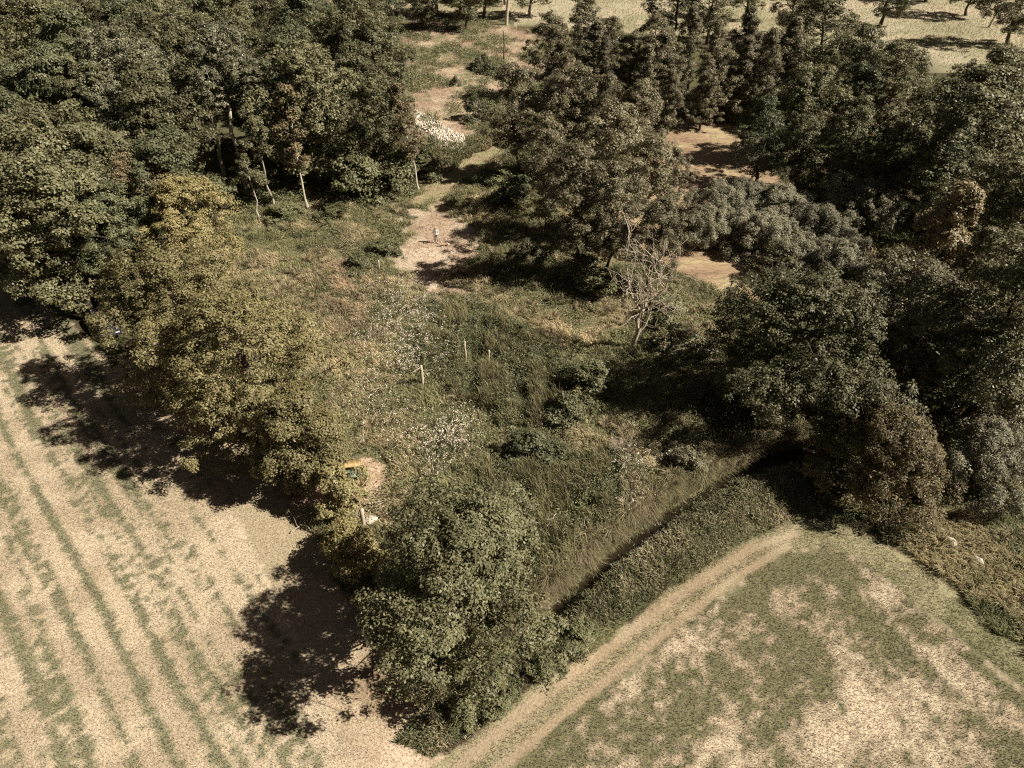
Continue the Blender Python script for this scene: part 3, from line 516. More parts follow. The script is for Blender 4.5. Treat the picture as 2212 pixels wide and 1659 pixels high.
# broad-leaved weeds through the meadow and bank
def weeds(name, P, hmax, ls, mat, rng, nleaf=16, spread=.16):
    m = len(P); z = zfun(P); k = np.repeat(np.arange(m), nleaf); n = len(k)
    hm = hmax * (.45 + .75 * rng.rand(m)); hz = hm[k] * rng.rand(n) ** .6
    C = np.column_stack([P[k] + rng.randn(n, 2) * spread, z[k] + hz]); N = unit(rng.randn(n, 3) * .6 + np.array((0, 0, .8)))
    V, F = leaf_quads(C, N, ls * (.6 + .8 * rng.rand(n)), rng, .55)
    t = np.clip(.5 * rng.rand(m)[k] + .5 * rng.rand(n), 0, 1)
    return stuff(mesh(name, V, F, M[mat], tint=np.repeat(t, 4)))
P = scatter(MEADOW, 9, rg); k = (fbm(P[:, 0], P[:, 1], 3.5, 3, 41) > .47) & (colour(P)[1] == 4); weeds('meadow_weeds', P[k], .75, .13, 'bramble', rg)
P = np.vstack([scatter(NETTLE, 14, rg), scatter(LOWGREEN, 14, rg)]); k = fbm(P[:, 0], P[:, 1], 1.6, 3, 44) > .46; weeds('nettle_patch', P[k], 1.05, .12, 'dark', rg, 18, .14)
P = scatter(BANK, 12, rg); k = fbm(P[:, 0], P[:, 1], 2.5, 3, 42) > .45; weeds('bank_nettles', P[k], .62, .11, 'bramble', rg, 14)
P = scatter(BANK, 220, rg); n = len(P); f = fbm(P[:, 0], P[:, 1], 2, 3, 43); e = ss(-.6, 1.6, poly_sd(P, BANK)); f2 = fbm(P[:, 0], P[:, 1], .9, 2, 47)
stuff(blades('bank_grass', P, (.12 + (.25 + .45 * rg.rand(n)) * e) * (.5 + f2), .035 + .025 * rg.rand(n), .1 + .6 * rg.rand(n), mixc(np.tile(A(.165, .158, .085), (n, 1)), A(.33, .29, .18), ss(.45, .62, f)) * (.55 + .9 * rg.rand(n))[:, None], rg))
# long sedge hanging over the ditch
dl = []
for a, b in zip(DITCH[:-1], DITCH[1:]):
    L = np.hypot(*(b - a)); q = int(L * 420); t = rg.rand(q)[:, None]; nn = np.array((-(b - a)[1], (b - a)[0])) / L
    dl.append(a + (b - a) * t + nn * (.55 + np.abs(rg.randn(q, 1)) * .8))
P = np.vstack(dl); n = len(P); f = fbm(P[:, 0], P[:, 1], 1.5, 2, 44)
stuff(blades('ditch_sedge', P, .7 + .6 * rg.rand(n), np.full(n, .035), .5 + .4 * rg.rand(n), mixc(np.tile(A(.21, .195, .10), (n, 1)), A(.38, .32, .19), ss(.4, .65, f)) * (.6 + .8 * rg.rand(n))[:, None], rg, ldir=-1.0 + 1.2 * (f - .5)))
def tussocks(name, Cn, nb, h, spread, lean, ca, cb, rng, bias=None):
    m = len(Cn); k = np.repeat(np.arange(m), nb); n = len(k); az = rng.rand(n) * 6.283
    if bias is not None: az = np.where(rng.rand(n) < .6, bias + rng.randn(n) * .5, az)
    P = Cn[k] + np.stack([np.cos(az), np.sin(az)], 1) * (spread * rng.rand(n) ** .5)[:, None]
    t = np.clip(rng.rand(m)[k] * .6 + rng.rand(n) * .5, 0, 1); col = mixc(np.tile(ca, (n, 1)), cb, t) * (.65 + .6 * rng.rand(n))[:, None]
    return stuff(blades(name, P, (h * (.6 + .7 * rng.rand(m)))[k] * (.7 + .5 * rng.rand(n)), .03 + .02 * rng.rand(n), lean * (.6 + .5 * rng.rand(n)), col, rng, ldir=az))
tc_ = []
for a, b in zip(DITCH[:-1], DITCH[1:]):
    L = np.hypot(*(b - a)); q = int(L * 5); t = rg.rand(q)[:, None]; nn = np.array((-(b - a)[1], (b - a)[0])) / L
    tc_.append(a + (b - a) * t + nn * (.7 + np.abs(rg.randn(q, 1)) * .7))
tussocks('ditch_tussocks', np.vstack(tc_), 70, 1.25, .22, .85, A(.20, .18, .095), A(.46, .38, .24), rg, bias=-1.1)
P = scatter(MEADOW, .55, rg); k = (fbm(P[:, 0], P[:, 1], 5, 3, 71) > .46) & (poly_sd(P, NETTLE) < 0) & (poly_sd(P, LOWGREEN) < 1) & (colour(P)[1] == 4) & (poly_sd(P, YARD) < -.8)
tussocks('meadow_tussocks', P[k], 75, .85, .28, .75, A(.27, .24, .13), A(.55, .45, .29), rg)
P = scatter(ROUGH_R, 1.1, rg); tussocks('rough_tussocks', P, 70, .8, .25, .8, A(.19, .18, .085), A(.44, .37, .22), rg)
VERGE = W2([(840, 1480), (760, 1490), (800, 1600), (880, 1700), (940, 1659), (1170, 1480), (1320, 1375), (1480, 1245), (1640, 1150), (1760, 1110), (1740, 1060), (1600, 1160), (1450, 1270), (1300, 1385), (1150, 1490), (1000, 1600)])
P = scatter(VERGE, 230, rg); c, zi = colour(P); k = (zi == 0) | (zi == 10) | (zi == 4); P = P[k]; n = len(P); f = fbm(P[:, 0], P[:, 1], 1.6, 3, 73)
stuff(blades('verge_grass', P, .15 + .3 * rg.rand(n), .035 + .02 * rg.rand(n), .3 + .6 * rg.rand(n), mixc(np.tile(A(.19, .18, .09), (n, 1)), A(.42, .35, .22), ss(.42, .6, f)) * (.6 + .75 * rg.rand(n))[:, None], rg))
NEARALL = W2([(380, 900), (700, 1000), (1700, 1000), (1900, 1160), (1000, 1800), (700, 1800), (420, 1150)])
P = scatter(NEARALL, 170, rg); c, zi = colour(P); k = (zi == 0) | (zi == 10) | ((zi == 3) & (poly_sd(P, HEAD) < .2)); P, c, zi = P[k], c[k], zi[k]; n = len(P)
stuff(blades('trodden_grass', P, np.where(zi == 3, .05 + .12 * rg.rand(n), .12 + .3 * rg.rand(n)), np.full(n, .045), .3 + .6 * rg.rand(n), np.where((zi == 3)[:, None], c, c * 1.5 + .03) * (.6 + .7 * rg.rand(n))[:, None], rg, seg=1))
P = scatter(PASTURE, 9, rg, 60); c, zi = colour(P); k = (zi == 8) | (zi == 0); P, c = P[k], c[k]; n = len(P)
stuff(blades('pasture_grass', P, .15 + .35 * rg.rand(n), np.full(n, .12), .3 + .6 * rg.rand(n), c * (.55 + .8 * rg.rand(n))[:, None], rg, seg=1))
GAP = W2([(1100, 60), (1480, 70), (1480, 200), (1300, 260), (1100, 200)]); P = scatter(GAP, 20, rg); c, zi = colour(P); k = (zi == 0); P, c = P[k], c[k]; n = len(P)
stuff(blades('glade_grass', P, .3 + .5 * rg.rand(n), np.full(n, .10), .3 + .6 * rg.rand(n), c * (1.2 + 1.6 * rg.rand(n))[:, None], rg, seg=1))
P = scatter(ROUGH_R, 130, rg); n = len(P); f = fbm(P[:, 0], P[:, 1], 2.2, 3, 45); f2 = fbm(P[:, 0], P[:, 1], .9, 2, 46)
stuff(blades('rough_tussock_grass', P, (.3 + .45 * rg.rand(n)) * (.5 + f2), .035 + .03 * rg.rand(n), .4 + .5 * rg.rand(n), mixc(np.tile(A(.17, .17, .08), (n, 1)), A(.35, .29, .165), ss(.42, .6, f)) * (.6 + .8 * rg.rand(n))[:, None], rg, ldir=2.4 + 3 * (f - .5)))
# dry clearings
P = np.vstack([scatter(UPPER, 60, rg), scatter(CLEAR, 70, rg), scatter(PATH, 60, rg), scatter(YARD, 40, rg)]); n = len(P); c, zi = colour(P)
stuff(blades('dry_short_grass', P, .1 + .22 * rg.rand(n), np.full(n, .05), .2 + .6 * rg.rand(n), c * (.7 + .6 * rg.rand(n))[:, None], rg, seg=1))
P = scatter(UPPER, 5, rg); k = fbm(P[:, 0], P[:, 1], 3, 3, 51) > .50; weeds('clearing_weeds', P[k], .6, .2, 'bramble', rg, 18, .3)
# floor herbs under the trees and round the pond
BELT = W2([(950, 420), (890, 330), (900, 290), (1010, 320), (1060, 250), (1250, 240), (1300, 300), (1440, 280), (1440, 320), (1380, 390), (1300, 440), (1290, 480), (1400, 560), (1490, 600), (1600, 660), (1700, 760), (1560, 900), (1480, 800), (1300, 700), (1060, 560), (1010, 440)])
P = scatter(BELT, 70, rg); P = P[colour(P)[1] == 0]; n = len(P); f = fbm(P[:, 0], P[:, 1], 3, 3, 53)
stuff(blades('shade_grass', P, .3 + .5 * rg.rand(n), .05 + .03 * rg.rand(n), .3 + .5 * rg.rand(n), mixc(np.tile(A(.15, .145, .07), (n, 1)), A(.36, .28, .17), ss(.47, .65, f)) * (.6 + .8 * rg.rand(n))[:, None], rg))
P = scatter(BELT, 3.5, rg); P = P[colour(P)[1] == 0]; weeds('shade_herbs', P, .9, .2, 'bramble', rg, 18, .3)
WF = W2([(500, 470), (700, 430), (900, 430), (880, 330), (700, 330), (480, 400)]); P = scatter(WF, 7, rg); weeds('wood_edge_herbs', P, .9, .22, 'bramble', rg, 16, .3)
FLOOR = W2([(1440, 240), (1700, 270), (1900, 420), (2212, 640), (2300, 1100), (2100, 1120), (1900, 1130), (1780, 1090), (1700, 1000), (1600, 1000), (1500, 900), (1600, 760), (1700, 650), (1800, 560), (1700, 420), (1640, 290), (1530, 250)])
P = scatter(FLOOR, 26, rg); P = P[colour(P)[1] == 0]; n = len(P); f = fbm(P[:, 0], P[:, 1], 3, 3, 54)
stuff(blades('wet_woodland_grass', P, .4 + .5 * rg.rand(n), .07 + .03 * rg.rand(n), .3 + .5 * rg.rand(n), mixc(np.tile(A(.14, .135, .065), (n, 1)), A(.26, .22, .12), ss(.47, .65, f)) * (.6 + .8 * rg.rand(n))[:, None], rg))
SHORE = W2([(1440, 235), (1480, 215), (1620, 250), (1640, 290), (1530, 252), (1470, 250), (1440, 285), (1420, 280)])
P = scatter(SHORE, 60, rg); n = len(P); stuff(blades('pond_reeds', P, 1.2 + .8 * rg.rand(n), np.full(n, .07), .1 + .3 * rg.rand(n), np.tile(A(.22, .22, .13), (n, 1)) * (.6 + .8 * rg.rand(n))[:, None], rg))
# white seed heads
SP = []
for u, v, a, b, k in ((880, 680, 70, 60, 260), (920, 740, 50, 50, 150), (830, 730, 60, 60, 110), (880, 790, 50, 30, 90), (990, 930, 35, 40, 110), (960, 960, 50, 30, 100), (910, 950, 50, 50, 60), (800, 830, 60, 70, 60), (830, 900, 60, 60, 60), (1480, 1000, 40, 14, 50), (1360, 1010, 40, 25, 50), (1390, 1100, 40, 25, 40), (950, 1010, 60, 40, 40)):
    for i in range(k): SP.append(at(u + rg.randn() * a * .6, v + rg.randn() * b * .6)[:2])
SP = np.array(SP); zz = zfun(SP); nl_ = 9; k = np.repeat(np.arange(len(SP)), nl_); n = len(k); hm = .65 + .4 * rg.rand(len(SP))
C = np.column_stack([SP[k] + rg.randn(n, 2) * .10, (zz + hm)[k] + rg.randn(n) * .05]); V, F = leaf_quads(C, unit(rg.randn(n, 3) + np.array((0, 0, .6))), .075 * (.6 + .8 * rg.rand(n)), rg, .8)
stuff(mesh('thistle_seed_heads', V, F, M['seed'], tint=np.repeat(rg.rand(n), 4)))
weeds('thistle_stalks', SP, .8, .12, 'bramble', rg, 14, .14)
# white rubble
RV, RF = [], []
P = scatter(RUBBLE, 45, rg); base = np.array([(-1, -1, -1), (1, -1, -1), (1, 1, -1), (-1, 1, -1), (-1, -1, 1), (1, -1, 1), (1, 1, 1), (-1, 1, 1)], float); bf = np.array([(0, 3, 2, 1), (4, 5, 6, 7), (0, 1, 5, 4), (1, 2, 6, 5), (2, 3, 7, 6), (3, 0, 4, 7)])
for i, p in enumerate(P):
    s = .03 + .085 * rg.rand() ** 2; q = base * (s * (.6 + .7 * rg.rand(3))) * (1 + .3 * rg.randn(8, 3)); a = rg.rand() * 6.28; R = np.array(((math.cos(a), -math.sin(a), 0), (math.sin(a), math.cos(a), 0), (0, 0, 1)))
    RV.append(q @ R.T + (p[0], p[1], .1 + rg.rand() * .15)); RF.append(bf + 8 * i)
zc = zfun(P); 
for i in range(len(P)): RV[i][:, 2] += zc[i]
stuff(mesh('white_rubble', np.vstack(RV), np.vstack(RF), M['rubble']))

# ---------------------------------------------------------------- dead wood, posts, boulders
def woody(name, L, mat, label, cat, loc=(0, 0, 0), group=None):
    o = mesh(name, np.array(L[0]), np.array(L[1]), M[mat], smooth=True); o.location = loc; return tag(o, label, cat, group)
def branchy(L, p, d, ln, r, rng, depth, spread=.6):
    q = p + d * ln; tube(L, curve(p, q, rng, 5, .07), r * np.linspace(1, .6, 5), 6 if r > .03 else 4)
    if depth == 0: return
    for i in range(2 + (rng.rand() < .6)):
        nd = d + rng.randn(3) * spread; nd[2] += .15; nd /= np.linalg.norm(nd); branchy(L, p + d * ln * (.55 + .45 * rng.rand()) if i else q, nd, ln * (.55 + .3 * rng.rand()), r * .58, rng, depth - 1, spread)
rb = rs(21); L = ([], []); b = at(1366, 752); b[2] = gz(b[0], b[1]); z0 = np.zeros(3)
tube(L, curve((0, 0, -.2), (.25, 0, 1.6), rb, 5, .05), np.linspace(.17, .13, 5), 8)
for dx, dy, hz in ((-.9, .2, 6.6), (.5, .3, 6.0), (1.7, -.3, 5.6), (.1, -.5, 4.6)):
    pts = curve((.2, 0, 1.2), (dx, dy, hz), rb, 8, .05); tube(L, pts, np.linspace(.085, .025, 8), 6)
    for q in range(2, 8):
        for _ in range(2):
            d = rb.randn(3); d[2] = abs(d[2]) * .6 + .1; d /= np.linalg.norm(d); branchy(L, pts[q], d, .8 + .5 * rb.rand(), .028, rb, 2)
L = ([q * 1.45 for q in L[0]], L[1])
woody('dead_tree', L, 'deadwood', 'bare dead tree with forked pale stems at the edge of the alder shade', 'tree', b)
L = ([], []); b = at(1340, 985); b[2] = gz(b[0], b[1])
for i in range(26):
    d = np.array((rb.randn() * .55, rb.randn() * .55, 1)); d /= np.linalg.norm(d); branchy(L, np.array((rb.randn() * .08, rb.randn() * .08, -.05)), d, .8, .022, rb, 2, .35)
woody('bare_bush', L, 'willow_twig' if 'willow_twig' in M else 'deadwood', 'grey leafless bush at the lower edge of the broad ash shadow', 'bush', b)
def post(u0, v0, u1, v1, r, label, mat='deadwood', twigs=0, name='dead_stump'):
    b = at(u1, v1); b[2] = gz(b[0], b[1]); dep = b[1]
    # height from the pixel span of a vertical pole at this place
    best = min(np.arange(.3, 14, .05), key=lambda hz: abs(pix(np.array([[b[0], b[1], b[2] + hz]]))[1][0] - v0))
    lean = (u0 - pix(np.array([[b[0], b[1], b[2] + best]]))[0][0]) * (b[1] * .766 + 24) / FD
    L = ([], []); tube(L, curve((0, 0, -.2), (lean, 0, best), rb, 6, .02), r * np.linspace(1.15, .8, 6), 8)
    L[0].append(np.array((lean, 0, best + r * .3))); k = len(L[0]) - 1
    V = L[0]; nF = [(k - 8 + i, k - 8 + (i + 1) % 8, k, k) for i in range(8)]
    for t in range(twigs):
        a = rb.rand() * 6.28; s = np.array((lean * .9, 0, best * (.75 + .2 * rb.rand()))); tube(L, curve(s, s + (math.cos(a) * .9, math.sin(a) * .9, .1), rb, 4, .08), r * np.array((.3, .22, .15, .08)), 5)
    F3 = np.array([f[:3] for f in nF]); F4 = np.array(L[1])
    o = mesh(name, np.array(L[0]), [F4, F3], M[mat], smooth=True); o.location = b; return tag(o, label, 'stump' if name == 'dead_stump' else name.split('_')[-1])
post(909, 790, 913, 832, .14, 'pale broken stump with side twigs among the white seed heads', twigs=4)
post(1004, 738, 1008, 790, .10, 'tallest pale dead stem standing in the nettle stand', twigs=2)
post(1056, 757, 1057, 782, .08, 'short pale dead stem right of the tallest one in the nettle stand')
post(817, 563, 819, 586, .09, 'slim pale post in the brambles left of the dry clearing', name='wooden_post')
post(781, 1100, 785, 1142, .15, 'thick pale post rising behind the yellow elder bush', name='wooden_post')
post(1098, -40, 1094, 54, .30, 'white bare tree trunk standing at the top of the dry clearing', 'palebark', name='bare_tree')
post(939, -20, 944, 30, .34, 'pale thick trunk at the top left of the dry clearing', 'palebark', name='bare_tree')
post(1087, 66, 1089, 134, .10, 'tall thin dark dead pole in the dry upper clearing', 'bark', name='dead_pole')
post(2153, 28, 2136, 60, .22, 'leaning grey dead trunk in the rough clearing at the upper right', name='leaning_snag')
post(462, 255, 485, 385, .22, 'pale leaning trunk at the wood edge below the tall poplar', 'palebark', name='bare_tree')
def boulder(u, v, sx, sy, sz, rz, label, seedb):
    bm = bmesh.new(); bmesh.ops.create_icosphere(bm, subdivisions=4, radius=1); rng = rs(seedb); off = rng.rand(3) * 50
    from mathutils import noise as mn
    for w in bm.verts:
        k = mn.noise(w.co * 1.1 + Vector(off)) * .28 + mn.noise(w.co * 3 + Vector(off)) * .08; w.co *= 1 + k; w.co.x *= sx; w.co.y *= sy; w.co.z *= sz
    me = bpy.data.meshes.new('boulder'); bm.to_mesh(me); bm.free(); me.materials.append(M['stone']); o = bpy.data.objects.new('boulder', me); COL.objects.link(o)
    for p in me.polygons: p.use_smooth = True
    b = at(u, v); o.location = (b[0], b[1], gz(b[0], b[1]) + sz * .45); o.rotation_euler = (0, 0, rz); return tag(o, label, 'boulder')
boulder(2052, 1172, .42, .30, .30, -.7, 'cream white boulder in rough grass, the larger and upper of two', 1)
boulder(2111, 1213, .38, .26, .28, -.8, 'grey brown boulder in rough grass, the lower of two near the right edge', 2)
boulder(800, 1124, .42, .34, .26, .2, 'flat pale stone beside the thick post above the yellow elder bush', 3)
def log(u0, v0, u1, v1, r, label, name='fallen_branch', forks=2, lift=.12, mat='deadwood'):
    a, b = at(u0, v0), at(u1, v1); a[2] = gz(a[0], a[1]) + lift; b[2] = gz(b[0], b[1]) + lift * 1.5
    L = ([], []); pts = curve(a - a, b - a, rb, 7, .05); tube(L, pts, r * np.linspace(1, .45, 7), 7)
    for i in range(forks):
        s = pts[2 + i % 4]; d = rb.randn(3) * .5; d[2] = abs(d[2]) * .6; tube(L, curve(s, s + d + (pts[-1] - pts[0]) * .2, rb, 4, .08), r * np.array((.5, .4, .25, .12)), 5)
    return woody(name, L, mat, label, 'branch' if 'branch' in name else 'log', a)
log(790, 1092, 835, 1082, .09, 'upper of two bleached logs lying beside the thick post', 'bleached_log', 1)
log(795, 1104, 835, 1095, .09, 'lower of two bleached logs lying beside the thick post', 'bleached_log', 1)
log(628, 1152, 672, 1120, .03, 'thin pale stick at the edge of the stubble field', forks=3)
log(775, 430, 815, 408, .09, 'long pale branch lying in the grass at the foot of the wood', forks=3, lift=.5)
log(720, 425, 705, 425, .08, 'short pale branch poking out of the herbs at the wood edge', forks=1, lift=.5)
log(1140, 1130, 1165, 1165, .025, 'bleached twigs lying on the nettles beside the lone ash', forks=5, lift=.9)
log(1180, 1160, 1200, 1140, .025, 'curled bleached twigs right of the lone ash crown', forks=4, lift=.9)
log(1375, 1010, 1290, 1000, .04, 'grey branch in the shade of the broad ash', forks=2, lift=.4)

# ---------------------------------------------------------------- corrugated sheets
def sheet_mat(name, c1, c2, patch=None):
    m = simple(name, c1, c2, 2.5, .5, .4); return m
def sheet(u, v, w, l, rz, c1, c2, label, z, tilt):
    nx_ = 64; xs = np.linspace(-w / 2, w / 2, nx_); prof = .022 * np.sin(xs / .085 * 2 * np.pi); V, F = [], []
    for s, zz in ((-l / 2, 0), (l / 2, 0)):
        for k in range(nx_): V.append((xs[k], s, prof[k]))
    for s in (-l / 2, l / 2):
        for k in range(nx_): V.append((xs[k], s, prof[k] - .006))
    n2 = 2 * nx_
    for k in range(nx_ - 1):
        F.append((k, k + 1, nx_ + k + 1, nx_ + k)); F.append((n2 + k, n2 + nx_ + k, n2 + nx_ + k + 1, n2 + k + 1))
        F.append((k, n2 + k, n2 + k + 1, k + 1)); F.append((nx_ + k, nx_ + k + 1, n2 + nx_ + k + 1, n2 + nx_ + k))
    for k in (0, nx_ - 1): F.append((k, nx_ + k, n2 + nx_ + k, n2 + k))
    o = mesh('corrugated_sheet', np.array(V), np.array(F), sheet_mat('painted_sheet_' + label.split()[0], c1, c2))
    b = at(u, v); o.location = (b[0], b[1], gz(b[0], b[1]) + z); o.rotation_euler = (tilt, 0, rz); tag(o, label, 'metal sheet')
sheet(766, 1030, 1.35, .85, .12, (.17, .24, .17), (.23, .31, .22), 'green corrugated sheet lying on bare ground at the end of the maple row', .42, -.12)
sheet(758, 1011, 1.45, .75, .12, (.45, .30, .13), (.55, .40, .20), 'rusty orange corrugated sheet lying behind the green one', .50, -.12)

# ---------------------------------------------------------------- parked car in the shade of the row
def car(u, v, rz):
    b = at(u, v); r = empty('parked_car', (b[0], b[1], gz(b[0], b[1])), rz); tag(r, 'dark blue car with roof rails parked in deep shade under the maple row', 'car')
    paint = simple('dark_blue_car_paint', (.012, .014, .026), (.02, .022, .036), 2, .25, .5); glass = simple('car_glass', (.02, .025, .03), (.03, .035, .04), 2, .05, .6)
    rub = simple('tyre_rubber', (.012, .012, .012), (.02, .02, .02), 8, .9, .2); alu = simple('brushed_rail_metal', (.45, .45, .46), (.6, .6, .6), 10, .35, .5, 0, .9); lamp = simple('lamp_glass', (.55, .56, .58), (.7, .7, .7), 5, .1, .6); red = simple('tail_lamp_red', (.25, .01, .01), (.35, .02, .02), 5, .2, .5)
    # lofted body: sections along x (front at +x): (x, half width, z sill, z belt)
    S = [(-2.12, .70, .42, .86), (-2.02, .82, .30, .95), (-1.3, .87, .26, .98), (0, .88, .26, .96), (.95, .87, .26, .95), (1.6, .85, .27, .86), (2.0, .78, .32, .72), (2.15, .62, .40, .62)]
    V, F = [], []
    for x, w, z0_, z1_ in S: V += [(x, -w * .93, z0_), (x, -w, (z0_ + z1_) / 2), (x, -w * .9, z1_), (x, 0, z1_ + .03), (x, w * .9, z1_), (x, w, (z0_ + z1_) / 2), (x, w * .93, z0_), (x, 0, z0_)]
    for i in range(len(S) - 1):
        for k in range(8): F.append((8 * i + k, 8 * i + (k + 1) % 8, 8 * i + 8 + (k + 1) % 8, 8 * i + 8 + k))
    e = 8 * (len(S) - 1)
    for s in (0, e): F += [(s, s + 1, s + 6, s + 7), (s + 1, s + 2, s + 4, s + 5), (s + 2, s + 3, s + 4, s + 4)]
    Vn = np.array(V); tri = [f[:3] for f in F if f[2] == f[3]]; quad = [f for f in F if f[2] != f[3]]; quad2 = [(s + 1, s + 5, s + 6, s + 6) for s in (0, e)]; tri += [f[:3] for f in quad2]
    body = mesh('body', Vn, [np.array(quad), np.array(tri)], paint, r, smooth=True)
    def box(name, pts8, mat, par): return mesh(name, np.array(pts8), bf, mat, par)
    roof = [(-1.75, -.62, 1.36), (.15, -.62, 1.40), (.15, .62, 1.40), (-1.75, .62, 1.36), (-1.70, -.58, 1.44), (.05, -.58, 1.48), (.05, .58, 1.48), (-1.70, .58, 1.44)]; box('roof', roof, paint, r)
    def pane(name, q, mat=glass, th=.02):
        q = np.array(q, float); n_ = np.cross(q[1] - q[0], q[3] - q[0]); n_ /= np.linalg.norm(n_); return mesh(name, np.vstack([q, q + n_ * th]), bf, mat, r)
    pane('windscreen', [(.95, -.74, .97), (.95, .74, .97), (.15, .60, 1.42), (.15, -.60, 1.42)]); pane('rear_window', [(-2.05, .72, .97), (-2.05, -.72, .97), (-1.72, -.60, 1.38), (-1.72, .60, 1.38)])
    for s in (-1, 1):
        pane('side_window', [(-1.98, .78 * s, .97), (.9, .78 * s, .97), (.15, .62 * s, 1.39), (-1.72, .62 * s, 1.37)])
        L = ([], []); tube(L, [(-1.6, .54 * s, 1.45), (-1.5, .54 * s, 1.54), (-.1, .54 * s, 1.56), (.02, .54 * s, 1.48)], [.025] * 4, 6); mesh('roof_rail', np.array(L[0]), np.array(L[1]), alu, r, smooth=True)
        L = ([], []); tube(L, [(.85, .86 * s, 1.0), (.85, 1.02 * s, 1.06)], [.05, .09], 8); mesh('wing_mirror', np.array(L[0]), np.array(L[1]), paint, r, smooth=True)
        box('headlight', np.array([(-.08, -.14, -.06), (.08, -.14, -.06), (.08, .14, -.06), (-.08, .14, -.06), (-.10, -.12, .05), (.03, -.12, .05), (.03, .12, .05), (-.10, .12, .05)]) + (2.02, .55 * s, .66), lamp, r)
        box('tail_light', np.array([(-.04, -.10, -.12), (.06, -.10, -.12), (.06, .10, -.12), (-.04, .10, -.12), (-.02, -.08, .12), (.06, -.08, .12), (.06, .08, .12), (-.02, .08, .12)]) + (-2.06, .66 * s, .82), red, r)
        for x in (-1.32, 1.32):
            wv = bpy.data.objects.new('wheel', None); COL.objects.link(wv); wv.parent = r; wv.location = (x, .78 * s, .32)
            for nm, ro, ri, wd, mt in (('tyre', .32, .20, .10, rub), ('rim', .205, .03, .085, alu)):
                V, F = [], []
                for k in range(24):
                    a = 2 * math.pi * k / 24; V += [(ro * math.cos(a), -wd, ro * math.sin(a)), (ro * math.cos(a), wd, ro * math.sin(a)), (ri * math.cos(a), wd, ri * math.sin(a)), (ri * math.cos(a), -wd, ri * math.sin(a))]
                for k in range(24):
                    q = (k + 1) % 24
                    for j in range(4): F.append((4 * k + j, 4 * k + (j + 1) % 4, 4 * q + (j + 1) % 4, 4 * q + j))
                mesh(nm, np.array(V), np.array(F), mt, wv, smooth=False)
    for x in (-1.2, -.35):
        L = ([], []); tube(L, [(x, -.54, 1.57), (x, 0, 1.60), (x, .54, 1.57)], [.022] * 3, 6); mesh('crossbar', np.array(L[0]), np.array(L[1]), alu, r, smooth=True)
    return r
car(232, 712, math.radians(-52))

